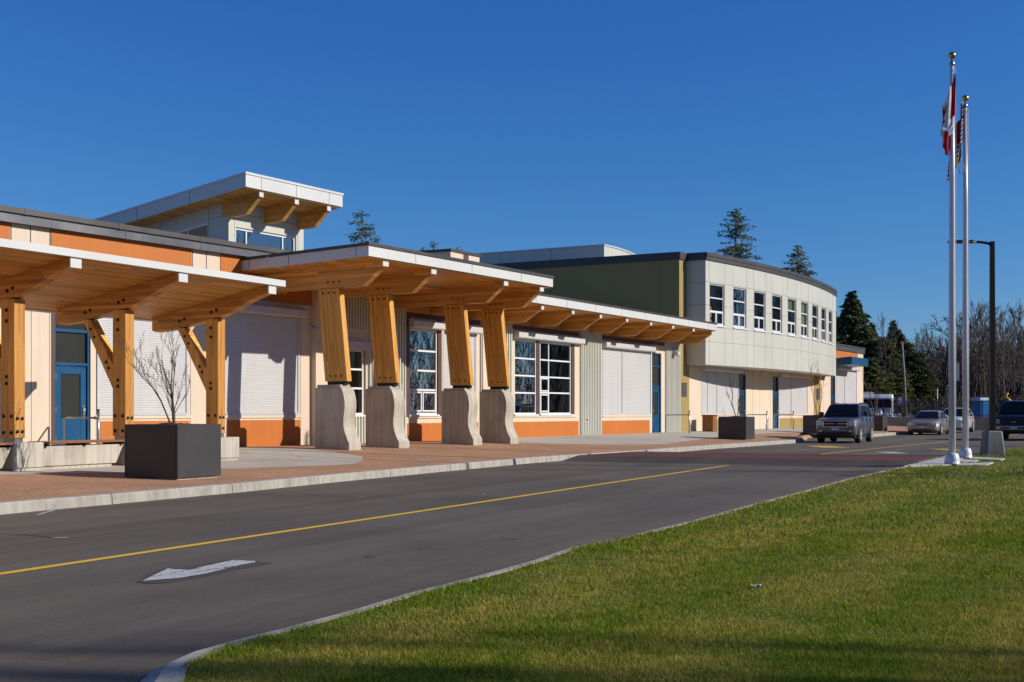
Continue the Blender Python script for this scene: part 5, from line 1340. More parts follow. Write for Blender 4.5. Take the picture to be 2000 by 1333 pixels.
suv = dict(L=4.45, W=1.80, r=.36, ax=(.86, 3.48), cab=(1.28, 2.02, 4.05, 4.36, 1.10, 1.71, .84, .66), tail=(.95, 1.25), doors=(1.55, 2.5, 3.35),
  body=[(0, .42, .88, .62, .74, .62), (.05, .32, 1.0, .72, .84, .74), (.3, .30, 1.06, .80, .895, .80), (.9, .30, 1.09, .82, .9, .83), (1.35, .30, 1.12, .82, .9, .85), (3.9, .30, 1.13, .82, .9, .85), (4.3, .34, 1.12, .80, .87, .83), (4.45, .45, 1.0, .74, .8, .76)],
  side=[(1.52, 2.45, 2.05, 2.5), (2.55, 3.3, 2.6, 3.2), (3.42, 4.1, 3.32, 3.95)],
  front=[('grille', GR, -.015, .12, -.50, .50, .72, .96, 0), ('grille_bar', CH, -.03, .1, -.52, .52, .955, .985, 0), ('grille_bar', CH, -.03, .1, -.52, .52, .70, .73, 0), ('grille_bar', CH, -.028, .1, -.5, .5, .83, .86, 0), ('grille_frame', CH, -.03, .1, .50, .54, .7, .985, 1), ('badge', BD, -.035, .05, -.09, .09, .82, .875, 0), ('headlight', LN, -.01, .34, .55, .84, .75, .97, 1), ('indicator', AM, .12, .36, .80, .872, .78, .93, 1), ('bumper', PL, -.04, .2, -.72, .72, .34, .5, 0), ('fog_lamp', LN, -.045, .05, .58, .70, .48, .56, 1), ('licence_plate', PT, -.06, .0, -.17, .17, .55, .69, 0), ('roof_rail', M['dark'], 2.15, 3.95, .60, .64, 1.735, 1.775, 1), ('bumper_cover', grey, -.03, .2, -.8, .8, .5, .62, 0)])
SV = Vector((.436, .90)).normalized(); sc0 = Vector((14.05, 55.6))
car('parked_car', 'dark grey off-roader with roof rails and chrome grille stopped beside the kerb', sc0.x, sc0.y, SV, grey, suv, 'car')
sed = dict(L=4.85, W=1.84, r=.32, ax=(.95, 3.7), cab=(1.35, 2.15, 3.35, 4.25, .93, 1.40, .80, .60), tail=(.65, .85), doors=(1.6, 2.7, 3.55), mir=.13, mirb=0,
  body=[(0, .3, .66, .6, .72, .58), (.08, .22, .74, .74, .84, .7), (.4, .2, .80, .82, .91, .78), (1.0, .2, .88, .84, .92, .82), (1.5, .2, .94, .84, .92, .84), (3.9, .2, .96, .84, .92, .83), (4.5, .22, .95, .82, .9, .78), (4.8, .3, .86, .72, .8, .7), (4.85, .34, .8, .66, .74, .64)],
  side=[(1.65, 2.62, 2.25, 2.68), (2.74, 3.75, 2.76, 3.25)],
  front=[('grille', GR, -.012, .1, -.3, .3, .56, .63, 0), ('headlight', LN, .0, .35, .48, .84, .56, .70, 1), ('bumper', beige, -.06, .2, -.8, .8, .3, .5, 0), ('air_intake', PL, -.065, .0, -.6, .6, .3, .37, 0), ('licence_plate', PT, -.08, .0, -.17, .17, .42, .54, 0)])
sd0 = G(1794, 850.2); SD = Vector((.482, .876)).normalized()
car('parked_car', 'beige saloon parked beyond the grey off-roader', sd0[0]+.2, sd0[1], SD, beige, sed, 'car')
van = dict(L=4.6, W=1.84, r=.34, ax=(.9, 3.55), cab=(1.15, 2.1, 4.1, 4.45, 1.02, 1.60, .83, .64), tail=(.85, 1.1), doors=(1.6, 2.55, 3.4), mirb=0,
  body=[(0, .38, .78, .62, .74, .6), (.08, .28, .9, .74, .85, .72), (.4, .26, .98, .82, .91, .8), (1.2, .26, 1.04, .84, .92, .84), (4.0, .26, 1.05, .84, .92, .85), (4.45, .3, 1.02, .8, .88, .8), (4.6, .4, .9, .72, .8, .74)],
  side=[(1.5, 2.5, 2.15, 2.55), (2.6, 3.4, 2.65, 3.3), (3.5, 4.15, 3.4, 4.0)],
  front=[('grille', GR, -.012, .1, -.35, .35, .62, .74, 0), ('headlight', LN, .0, .3, .5, .84, .64, .82, 1), ('bumper', white, -.05, .2, -.8, .8, .34, .55, 0), ('licence_plate', PT, -.07, .0, -.17, .17, .44, .56, 0)])
vn0 = G(1851, 845.5); 
car('parked_car', 'white people carrier parked behind the beige saloon, partly hidden by the flagpoles', vn0[0]+.1, vn0[1], SD, white, van, 'car')
tru = dict(L=5.7, W=2.0, r=.39, ax=(1.0, 4.6), cab=(1.55, 2.25, 3.9, 4.15, 1.22, 1.88, .92, .74), tail=(.95, 1.25), doors=(1.75, 2.8, 3.75), mir=.26,
  body=[(0, .5, 1.08, .82, .92, .84), (.06, .42, 1.14, .88, .97, .88), (.4, .42, 1.17, .92, 1.0, .9), (1.6, .42, 1.2, .94, 1.0, .94), (4.15, .42, 1.2, .94, 1.0, .95), (5.55, .46, 1.18, .94, 1.0, .95), (5.7, .5, 1.1, .9, .97, .92)],
  side=[(1.85, 2.72, 2.35, 2.78), (2.85, 3.75, 2.9, 3.75)],
  front=[('grille', GR, -.02, .12, -.56, .56, .74, 1.05, 0), ('badge', CH, -.035, .05, -.1, .1, .87, .92, 0), ('headlight', LN, .0, .22, .62, .92, .80, 1.04, 1), ('bumper', CH, -.1, .15, -.95, .95, .52, .70, 0), ('air_intake', PL, -.11, .1, -.6, .6, .56, .64, 0), ('licence_plate', PT, -.13, .0, -.17, .17, .54, .68, 0), ('valance', PL, -.03, .2, -.9, .9, .4, .52, 0)])
tk0 = Vector((23.6, 60.2)); TK = Vector((.47, .883)).normalized()
car('pickup_truck', 'dark navy pickup truck with a chrome bumper at the right edge behind the lamp footing', tk0.x, tk0.y, TK, navy, tru, 'pickup')
# ================================================================ yard behind the car park
WY = 95.0; wx0, wx1 = 26.5, 52.0
RW = thing('retaining_wall', 'low grey concrete retaining wall along the far edge of the car park', 'wall', ((wx0+wx1)/2, WY, 0))
m = MB(); ztw = at(0, 814.5, WY).z
m.box(W, wx0, wx1, WY, WY+.35, -.1, ztw); rw_ = m
m = MB()
x = wx0+1.3
while x < wx1: m.box(W, x-.012, x+.012, WY-.003, WY+.01, -.05, ztw); x += 2.5
rw_.merge(m).build('wall', [M['wallc'], M['joint']], RW)
FN = thing('picket_fence', 'black metal picket fence on top of the low grey retaining wall', 'fence', ((wx0+wx1)/2, WY+.17, ztw))
zft = at(0, 783.5, WY).z
m = MB(); x = 26.2; k = 0
pk = MB()
while x < wx1:
    pk.box(W, x-.014, x+.014, WY+.16, WY+.188, ztw-.0, zft-.03); x += .125
pk.build('pickets', M['dark'], FN)
m = MB(); m.box(W, 26.2, wx1, WY+.15, WY+.19, zft-.07, zft-.03); m.box(W, 26.2, wx1, WY+.15, WY+.19, ztw+.1, ztw+.14); m.build('rail', M['dark'], FN)
x = 27.6
while x < wx1:
    m = MB(); m.box(W, x-.04, x+.04, WY+.13, WY+.21, ztw, zft+.06); m.build('post', M['dark'], FN); x += 2.45
# wrapped building materials stacked in the yard
M['wrap'] = mk('white_wrap', (.62, .62, .64), .5, .25, 2.5)
rnd = random.Random(8)
pile_specs = [(1695, 12), (1716, 10), (1738, 12), (1752, 9), (1776, 8)]
for i, (px, wpx) in enumerate(pile_specs):
    Y = 104+i*1.3; x = (px-CX)/F*Y; wd_ = wpx/F*Y; zt_ = at(0, 797+i*3, Y).z
    m = MB(); n = 12; rows = []
    for a in range(n):
        row = []
        for b in range(n):
            u, v = a/(n-1)*2-1, b/(n-1)*2-1; hgt = (zt_-.2)*(1-max(abs(u), abs(v))**4)*(1-.25*u*u)*(1+rnd.uniform(-.42, .05)); row.append((x+u*wd_*1.25, Y+v*1.2, .2+max(0, hgt)))
        rows.append(row)
    m.sheet(rows, smooth=False)
    tag(m.build('material_stack', M['wrap'], None, loc=(x, Y, .2)), ['white wrapped material stack right behind the fence beside the far wing', 'second white wrapped material stack from the far wing', 'broad white wrapped material stack left of the purple sign', 'white wrapped material stack under the purple sign', 'lowest white wrapped material stack, right of the purple sign'][i], 'material stack', 'wrapped material stacks in the yard')
# purple site sign on two posts
Y = 101.0; sx0, sx1 = (1752-CX)/F*Y, (1768.5-CX)/F*Y; z0, z1 = at(0, 794, Y).z, at(0, 774.5, Y).z
S = thing('site_sign', 'purple site sign with pale lettering behind the fence', 'sign', ((sx0+sx1)/2, Y, .2))
m = MB(); m.box(W, sx0, sx1, Y, Y+.04, z0, z1); m.build('board', mk('purple_board', (.085, .06, .22), .5, .05), S)
m = MB(); m.box(W, sx0+.02, sx0+.1, Y+.04, Y+.12, .2, z1); m.box(W, sx1-.1, sx1-.02, Y+.04, Y+.12, .2, z1); m.build('posts', M['bark_w'], S)
m = MB()
for k in range(4): m.box(W, sx0+.08, sx0+.08+[.36, .30, .4, .25][k], Y-.006, Y+.002, z1-.16-k*.13, z1-.11-k*.13)
m.build('lettering', M['white'], S)
m = MB(); m.box(W, sx1-.26, sx1-.04, Y-.006, Y+.002, z1-.3, z1-.1); m.build('red_mark', mk('red_mark', (.35, .03, .05), .5, .05), S)
# portable toilet
Y = 118.0; tx = (1917-CX)/F*Y; tf = Fr((tx, Y), (1, .35)); zb_, zt_ = .22, at(0, 777, Y).z
PTT = thing('portable_toilet', 'bright blue portable toilet with pale roof beyond the fence', 'portable toilet', (tx, Y, zb_))
mb_ = mk('blue_plastic', (.012, .16, .42), .4, .06)
m = MB(); m.box(tf, -.58, .58, -.55, .55, zb_, zt_-.28); m.build('cabin', mb_, PTT, bevel=.04)
m = MB(); m.loft([[tf.P(a*q, b*q, z) for a, b in ((-.62, -.6), (.62, -.6), (.62, .6), (-.62, .6))] for q, z in ((1, zt_-.28), (1, zt_-.16), (.8, zt_-.02), (.3, zt_))], smooth=False); m.build('roof', mk('pale_plastic_roof', (.45, .52, .58), .4, .05), PTT)
m = MB(); m.box(tf, -.45, .45, .55, .575, zb_+.1, zt_-.4); dr_ = m.build('door', mb_, PTT, bevel=.01)
m = MB(); m.box(tf, .28, .38, .575, .6, 1.1, 1.3); m.build('handle', M['white'], dr_)
m = MB(); m.box(tf, .58, .6, -.35, .1, zt_-.62, zt_-.4); m.build('vent', M['dark'], PTT)
# parked bus
Y = 128.0; bf = Fr(((1741-CX)/F*Y, Y), (-1, .12)); zt_ = at(0, 770.5, Y).z; zb_ = .3
BUS = thing('parked_bus', 'white bus with dark windows standing far behind the fence', 'bus', bf.P(4, 0, zb_))
m = MB(); rg = []
for x, q in ((0, .93), (.15, .98), (.4, 1), (9.5, 1), (9.7, .96)): rg.append([bf.P(x, s*q, zb_+.3+(z-zb_-.3)*(.97 if x in (0, 9.7) else 1)) for s, z in ((-1.2, zb_+.35), (-1.25, 1.2), (-1.25, zt_-.35), (-1.05, zt_), (1.05, zt_), (1.25, zt_-.35), (1.25, 1.2), (1.2, zb_+.35))])
m.loft(rg, smooth=False); m.build('body', white, BUS)
for sgn in (-1, 1):
    for k in range(6):
        m = MB(); m.box(bf, .25+k*1.4, 1.55+k*1.4, min(sgn*1.22, sgn*1.265), max(sgn*1.22, sgn*1.265), zt_-1.35, zt_-.5); m.build('side_window', M['carglass'], BUS)
    for x in (1.6, 7.6):
        m = MB(); m.tube([bf.P(x, sgn*1.0, zb_+.42), bf.P(x, sgn*1.27, zb_+.42)], .45, 16); m.build('wheel', M['tyre'], BUS)
m = MB(); m.box(bf, -.02, .1, -1.0, 1.0, zt_-1.5, zt_-.45); m.build('windscreen', M['carglass'], BUS)
m = MB(); m.box(bf, 1.8, 3.4, -.5, .5, zt_-.02, zt_+.18); m.build('roof_hatch', white, BUS, bevel=.05)
# road sign seen from behind, partly hidden by the flagpole
Y = 72.0; x0, x1 = (1853-CX)/F*Y, (1873.5-CX)/F*Y; z0, z1 = at(0, 744, Y).z, at(0, 709.5, Y).z
RS = thing('road_sign', 'grey back of a road sign showing beside the nearer flagpole', 'sign', ((x0+x1)/2, Y, 0))
m = MB(); m.box(W, x0, x1, Y, Y+.012, z0, z1); m.build('plate', mk('sign_back', (.36, .37, .38), .4, .06, metal=.4), RS, bevel=.005)
m = MB(); m.box(W, (x0+x1)/2-.03, (x0+x1)/2+.03, Y+.012, Y+.07, 0, z1-.03); m.build('post', M['steel'], RS)
m = MB()
for z in (z0+.15, z1-.15): m.box(W, (x0+x1)/2-.05, (x0+x1)/2+.05, Y-.012, Y, z-.02, z+.02)
m.build('clamp', M['steel'], RS)
# edge-on warning sign, bent lamp, utility pole, wires
Y = 112.0; x = (1831-CX)/F*Y; m0 = thing('road_sign', 'white road sign seen nearly edge-on behind the fence, right of the utility pole', 'sign', (x, Y, .22))
m = MB(); m.loft([[Vector((x+a*.16, Y+a*.4, zz)) for a in (-1, 1)]+[Vector((x+a*.16+.02, Y+a*.4, zz)) for a in (1, -1)] for zz, in ((at(0, 779, Y).z,), (at(0, 760, Y).z,))], smooth=False); m.build('plate', M['white'], m0)
m = MB(); m.tube([(x+.01, Y+.02, .2), (x+.01, Y+.02, at(0, 762, Y).z)], .035, 6); m.build('post', M['bark_w'], m0)
Y = 120.0; x = (1849-CX)/F*Y; zt_ = at(0, 752, Y).z
m0 = thing('site_lamp', 'thin pale crook-topped lamp standing beyond the fence next to the flagpole', 'lamp', (x, Y, .22))
m = MB(); m.tube([(x, Y, .2), (x, Y, zt_-.3), (x+.05, Y, zt_-.08), (x+.16, Y, zt_), (x+.26, Y, zt_-.06)], .035, 6); m.build('pole', M['steel'], m0)
m = MB(); m.lathe((x+.28, Y, zt_-.22), [(.09, 0), (.08, .08), (.03, .15)], 10); m.build('lamp_head', M['white'], m0)
Y = 150.0; pb_, pt_ = at(1770.5, 806, Y), at(1761.5, 667, Y)
UP = thing('utility_pole', 'leaning grey wooden utility pole in front of the evergreens', 'utility pole', (pb_.x, Y, pb_.z))
m = MB(); m.tube([pb_-Vector((0, 0, 2)), pb_.lerp(pt_, .5), pt_], [.17, .15, .12], 8); m.build('pole', mk('weathered_pole', (.26, .22, .18), .9, .2, 2), UP)
m = MB(); q = pb_.lerp(pt_, .86); m.box(W, q.x-.5, q.x+.5, Y-.1, Y-.0, q.z-.06, q.z+.06); m.build('cross_arm', M['bark_w'], UP)
for zq, nm in ((.86, 'upper'), (.8, 'lower')):
    q = pb_.lerp(pt_, zq); e = at(2080, 706-(.86-zq)*-160, 148); pts = [q.lerp(e, k/14)+Vector((0, 0, -1.1*4*(k/14)*(1-k/14)*.6)) for k in range(15)]
    m = MB(); m.tube(pts, .028, 4); o = m.build('power_line', M['dark'], None, loc=tuple(q)); tag(o, f'{nm} black overhead wire running right from the leaning utility pole', 'wire', 'overhead wires from the utility pole')
# small excavator behind the pickup
Y = 125.0; ex = (1968-CX)/F*Y; exf = Fr((ex, Y), (-.8, .5))
EX = thing('mini_excavator', 'yellow mini excavator with folded arm beyond the fence behind the pickup', 'excavator', (ex, Y, .22))
yl = mk('machine_yellow', (.55, .30, .02), .4, .08)
m = MB()
for s in (-.75, .75): m.ext(exf, [(-1.1, .5), (-.9, .25), (.9, .25), (1.1, .5), (.9, .78), (-.9, .78)], s-.2, s+.2, 'tz')
m.build('tracks', M['tyre'], EX)
m = MB(); m.box(exf, -.95, .9, -.8, .8, .85, 1.55); m.build('body', yl, EX, bevel=.08)
m = MB(); m.box(exf, -.3, .8, -.7, .3, 1.55, 2.5); m.build('cab', M['carglass'], EX, bevel=.05)
m = MB(); pz = lambda px, py: at(px, py, Y-1)
m.tube([pz(1974, 800), pz(1972, 783), pz(1965, 776), pz(1961, 778)], [.17, .16, .14, .12], 6); m.tube([pz(1962, 779), pz(1964.5, 774), pz(1969, 768)], [.1, .1, .08], 6); m.build('arm', yl, EX)
# wooden stakes along the yard
for i, (px, py) in enumerate(((1780, 786), (1800, 787), (1826, 787), (1846, 788), (1898, 790), (1950, 786))):
    Y = 107+i; x = (px-CX)/F*Y; m = MB(); m.box(W, x-.06, x+.06, Y-.06, Y+.06, .1, at(0, py, Y).z); m.box(W, x-.07, x+.07, Y-.07, Y+.07, at(0, py, Y).z, at(0, py, Y).z+.03)
    o = m.build('fence_stake', M['bark_w'], None, loc=(x, Y, .1)); tag(o, 'brown wooden stake standing in the yard behind the picket fence', 'stake', 'wooden stakes in the yard')
# ================================================================ trees
def leafmat(name, c1, c2):
    n = NT(name); a = n.n('Attribute', attribute_name='tint'); c = n.mix(a.outputs['Fac'], c1, c2)
    ns = n.noise(n.fc(), .6, 3); c = n.mix(.6, c, n.ramp(ns, [(.3, (.6, .6, .6)), (.7, (1.25, 1.25, 1.2))]), 'MULTIPLY')
    tl_ = n.n('BsdfTranslucent'); n.l(c, tl_.inputs[0]); ms = n.n('MixShader'); ms.inputs[0].default_value = .2
    n.done(c, .7, 0, .25); n.l(n.b.outputs[0], ms.inputs[1]); n.l(tl_.outputs[0], ms.inputs[2]); n.l(ms.outputs[0], n.out.inputs[0]); return n.m
M['needle'] = leafmat('conifer_needles', (.055, .08, .032), (.18, .205, .075))
M['needle2'] = leafmat('cedar_needles', (.07, .09, .03), (.21, .215, .07))
def conifer(seed, h, r, label, loc, mat, dens=1.0, gap=.0, zlo=.08, leaf=.42, tipw=.75):
    rnd = random.Random(seed); nr = np.random.RandomState(seed); segs = [((0, 0, -.3), (0, 0, h*.55), h*.012, h*.008), ((0, 0, h*.55), (0, 0, h), h*.008, .02)]
    C = []; D = []; S = []; z = h*zlo
    while z < h*.985:
        f = z/h; nb = int(rnd.uniform(4, 7)*dens)+1; az0 = rnd.uniform(0, 6.28)
        for k in range(nb):
            if rnd.random() < gap: continue
            a = az0+6.283*k/nb+rnd.uniform(-.4, .4); L = r*((1-f)**tipw)*rnd.uniform(.55, 1.15)*(1 if f > .25 else .75+f)+.22
            droop = rnd.uniform(-.42, .18)-(1-f)*.12; zz = z+rnd.uniform(-.6, .6)
            tip_ = (L*math.cos(a), L*math.sin(a), zz+L*droop+L*.12)
            segs.append(((0, 0, zz), tip_, .035*(L/3)+.012, .01))
            n_ = int((L*6.5+3)*dens)
            for q in range(n_):
                u = ((q+rnd.random())/n_)**.75; w_ = (1-u*.5)*L*.22*rnd.gauss(0, 1); ca, sa = math.cos(a), math.sin(a)
                C.append((tip_[0]*u-sa*w_, tip_[1]*u+ca*w_, zz+(tip_[2]-zz)*u-abs(w_)*.3+rnd.uniform(-.12, .12)))
                D.append((ca+rnd.gauss(0, .5), sa+rnd.gauss(0, .5), -.55+rnd.gauss(0, .45))); S.append(leaf*rnd.uniform(.55, 1.3)*(.6+.4*(1-f)))
        z += h*.021*rnd.uniform(.7, 1.3)*(1.1-.35*f)
    for q in range(int(10*dens)): C.append((rnd.gauss(0, .06), rnd.gauss(0, .06), h-rnd.random()*.9)); D.append((rnd.gauss(0, .4), rnd.gauss(0, .4), 1)); S.append(leaf*.6)
    C = np.array(C); D = np.array(D); D /= np.linalg.norm(D, axis=1, keepdims=True); S = np.array(S)[:, None]
    X = np.cross(D, nr.normal(size=D.shape)); X /= np.linalg.norm(X, axis=1, keepdims=True)+1e-9
    V = np.stack([C-D*S*.8, C+X*S*.34, C+D*S*1.0, C-X*S*.34], 1).reshape(-1, 3); N = len(C)
    Fq = np.arange(N*4).reshape(-1, 4); tint = np.repeat(np.clip(nr.normal(.4, .25, N), 0, 1), 4)
    t = thing('conifer_tree', label, 'tree', loc)
    tr = segs_mesh('trunk', segs, M['bark'], t, n=5); cr_ = np_mesh('crown', V, Fq, mat, t, tint=tint)
    return t
GZ = .0
def loc_px(px, Y): return ((px-CX)/F*Y, Y, GZ)
hgt = lambda py, Y: EYE+(HZ-py)/F*Y
ct = []
Y = 178; big = conifer(1, hgt(571, Y), 6.6, 'tallest dark evergreen, rising right behind the far school wing', loc_px(1664, Y), M['needle'], 1.7, 0, .05, .6, .8)
Y = 150; roof1 = conifer(2, hgt(407, Y), 7.2, 'tall ragged evergreen poking above the curved bay roof', loc_px(1437, Y), M['needle'], 1.35, .16, .1, .33, .62)
Y = 152; roof2 = conifer(3, hgt(481, Y), 6.4, 'smaller evergreen poking above the far end of the curved bay roof', loc_px(1558, Y), M['needle2'], 1.3, .14, .1, .31, .6)
Y = 120; roof3 = conifer(4, hgt(412, Y), 3.9, 'slim evergreen tip showing above the entrance canopy roof', loc_px(707, Y), M['needle2'], 1.2, .14, .1, .26, .5)
for px, py, lab in ((733, 463, 'tiny evergreen tip beside the slim evergreen above the entrance canopy'), (826, 484, 'faint evergreen tip above the canopy roof left of the rooftop box'), (848, 473, 'small evergreen tip just left of the rooftop box'), (893, 484, 'tiniest evergreen tip above the rooftop box')):
    Y = 200; h0 = roof3.children[0].data; s = hgt(py, Y)/hgt(412, 120); dup(roof3, loc_px(px, Y), random.Random(px).uniform(0, 6), lab, scale=(s*.8, s*.8, s))
ced = conifer(7, 17, 5.2, 'dense olive green cedar beside the tallest evergreen', loc_px(1640, 182), M['needle2'], 1.6, 0, .03, .55, .6)
ced.scale = (1, 1, hgt(628, 182)/17)
wg = 'evergreens at the edge of the woods'
spec = [(1629, 612, 190, big, 'dark evergreen squeezed between the curved bay and the tallest evergreen'), (1688, 640, 174, ced, 'broad green cedar just right of the tallest evergreen'), (1703, 632, 186, big, 'pointed evergreen behind the broad green cedar'),
        (1722, 660, 172, ced, 'low bushy cedar over the white bus'), (1744, 628, 190, big, 'narrow pointed evergreen left of the leaning utility pole'), (1757, 645, 186, big, 'thin evergreen right behind the leaning utility pole'), (1772, 668, 180, ced, 'rounded cedar just right of the leaning utility pole'),
        (1789, 690, 178, ced, 'low dark cedar where the evergreens meet the bare trees'), (1737, 672, 168, ced, 'low cedar in front of the narrow pointed evergreen'), (1662, 690, 165, ced, 'low cedar showing over the far school wing roof'), (1803, 704, 188, ced, 'last low cedar before the bare trees'), (1700, 700, 165, ced, 'lowest dark cedar behind the bus roof')]
for i, (px, py, Y, src, lab) in enumerate(spec):
    base_h = hgt(571, 178) if src is big else 17; s = hgt(py, Y)/base_h; wsc = {0: .8, 1: 1.0}[i % 2]
    dup(src, loc_px(px, Y), i*1.7, lab, wg, (wsc*(.75 if src is big else .95), wsc*(.75 if src is big else .95), s))
big['group'] = wg; ced['group'] = wg
def bare(seed, h, label, loc, mat, nst=1, spread=.42, depth=4, group=None, r=.2, rmin=.018, up=.16):
    rnd = random.Random(seed); segs = []
    for k in range(nst):
        d = Vector((rnd.uniform(-.18, .18)*(nst > 1), rnd.uniform(-.18, .18)*(nst > 1), 1)).normalized(); q = Vector((rnd.uniform(-.3, .3)*(nst > 1), rnd.uniform(-.3, .3)*(nst > 1), -.3)); rr = r; n_ = 9
        for s in range(n_):
            d = (d+Vector((rnd.gauss(0, .045), rnd.gauss(0, .045), .1))).normalized(); e = q+d*(h*.86/n_); segs.append((tuple(q), tuple(e), rr, rr*.86)); q = e; rr *= .86
            if s > 1:
                for _ in range(rnd.randint(1, 3)):
                    a = rnd.uniform(0, 6.283); b = (d*.75+Vector((math.cos(a), math.sin(a), .25))*rnd.uniform(.4, .8)).normalized()
                    grow(rnd, segs, q, b, h*rnd.uniform(.10, .19)*(1.25-s/n_*.5), rr*.5, depth-2, spread, up, (1, 2), .68, .1, 3, rmin)
        grow(rnd, segs, q, d, h*.1, rr, depth-2, spread, up, (2, 3), .7, .1, 3, rmin)
    t = thing('bare_tree', label, 'tree', loc, group)
    # trunk and main limbs / fine twigs as the crown
    big_ = [s for s in segs if s[2] > r*.3]; fine = [s for s in segs if s[2] <= r*.3]
    segs_mesh('trunk', big_, mat, t, n=6); segs_mesh('crown', fine, mat, t, n=3)
    return t
bg_ = 'bare trees at the edge of the woods'
b1 = bare(51, 14, 'wide bare tree at the left end of the bare woods, left of the flagpoles', loc_px(1838, 170), M['bark_w'], 1, .55, 5, bg_, .22, .026, .1); b1.scale = (1.7, 1.5, hgt(622, 170)/14.5)
b2 = bare(52, 15, 'slender bare tree between the two flagpoles', loc_px(1869, 172), M['bark_w'], 1, .4, 4, bg_, .19, .03, .2); b2.scale = (1, 1, hgt(618, 172)/15)
b3 = bare(53, 15, 'bare many-stemmed tree just right of the second flagpole', loc_px(1897, 168), M['bark_w'], 2, .42, 4, bg_, .18, .03, .2); b3.scale = (1, 1, hgt(604, 168)/15)
rnd = random.Random(77)
tops = [(1912, 612, 'tall bare tree rising left of the street lamp'), (1928, 598, 'tallest bare tree, just left of the street lamp pole'), (1941, 606, 'bare tree directly behind the street lamp pole'), (1954, 616, 'bare tree just right of the street lamp pole'), (1966, 625, 'bare tree above the yellow excavator'), (1978, 612, 'bare tree above the cab of the pickup'), (1990, 604, 'tall bare tree close to the right edge of the picture'), (2003, 610, 'bare tree cut by the right edge of the picture'), (1883, 630, 'bare tree half covered by the second flagpole'), (1856, 640, 'bare tree half covered by the nearer flagpole'), (1822, 662, 'low bare tree left of the wide bare tree'), (1805, 690, 'lowest bare tree, next to the last cedar'), (1722, 628, 'pale bare tree top showing between the evergreens'), (1905, 640, 'short bare tree behind the portable toilet')]
for i, (px, py, lab) in enumerate(tops):
    src, bh = ((b2, 15), (b3, 15), (b1, 14))[i % 3]; Y = 165+rnd.uniform(0, 25); s = hgt(py, Y)/bh; dup(src, loc_px(px, Y), i*2.1+.4, lab, bg_, (.9, .9, s))
for i in range(30):     # more trunks behind, hardly told apart
    src, bh = ((b2, 15), (b3, 15))[i % 2]; Y = rnd.uniform(188, 225); px = 1795+i*8+rnd.uniform(-4, 4); s = hgt(rnd.uniform(640, 690), Y)/bh
    dup(src, loc_px(px, Y), i*1.3, 'thin bare tree in the crowded back rows of the woods', 'back rows of bare trees in the woods', (.8, .8, s))
# far woods and brush: one dense mass behind the trees
def woods(name, label, px0, px1, Y0, Y1, n, top, mat, size, seed, cat='woods'):
    nr = np.random.RandomState(seed); Y = nr.uniform(Y0, Y1, n); px = nr.uniform(px0, px1, n); tp = np.interp(px, [a for a, _ in top], [b for _, b in top])+nr.normal(0, 5, n)
    zt_ = EYE+(HZ-tp)/F*Y; z = (nr.uniform(0, 1, n)**.9)*zt_; C = np.stack([(px-CX)/F*Y, Y, z], 1); D = nr.normal(size=(n, 3)); D[:, 2] = np.abs(D[:, 2])*1.6; D /= np.linalg.norm(D, axis=1, keepdims=True)
    X = np.cross(D, nr.normal(size=(n, 3))); X /= np.linalg.norm(X, axis=1, keepdims=True)+1e-9; S = (size*nr.uniform(.5, 1.4, n))[:, None]
    V = np.stack([C-D*S, C+X*S*.45, C+D*S, C-X*S*.45], 1).reshape(-1, 3)
    o = np_mesh(name, V, np.arange(n*4).reshape(-1, 4), mat, tint=np.repeat(nr.uniform(0, 1, n), 4)); return tag(o, label, cat, kind='stuff')
M['brush'] = leafmat('brown_brush', (.040, .034, .028), (.095, .08, .062))
M['brushl'] = mk('pale_brush', (.075, .085, .075), .9, .25, .3, var2=.2, sc2=2)
M['brushg'] = leafmat('green_brush', (.015, .022, .010), (.04, .05, .018))
woods('far_woods', 'dark mass of evergreen woods behind the nearer trees', 1560, 1815, 196, 225, 9000, [(1560, 700), (1640, 660), (1720, 675), (1780, 700), (1815, 745)], M['brushg'], .8, 5)
woods('far_brush', 'brown twiggy mass of far bare woods', 1780, 2180, 200, 240, 11000, [(1780, 735), (1830, 700), (1900, 690), (2000, 688), (2180, 690)], M['brush'], .55, 6)
woods('undergrowth', 'low brown undergrowth along the foot of the woods', 1640, 2180, 150, 164, 16000, [(1640, 792), (1800, 780), (2180, 772)], M['brush'], .17, 9, 'undergrowth')
woods('far_woods', 'far off tree line left of the school', -900, 500, 300, 340, 6000, [(-900, 700), (500, 700)], M['brushg'], 1.2, 12)
woods('far_woods', 'brown bare woods beyond the right edge of the picture', 2000, 2001, 1, 2, 4, [(0, 700), (4000, 700)], M['brush'], .5, 13) if False else None
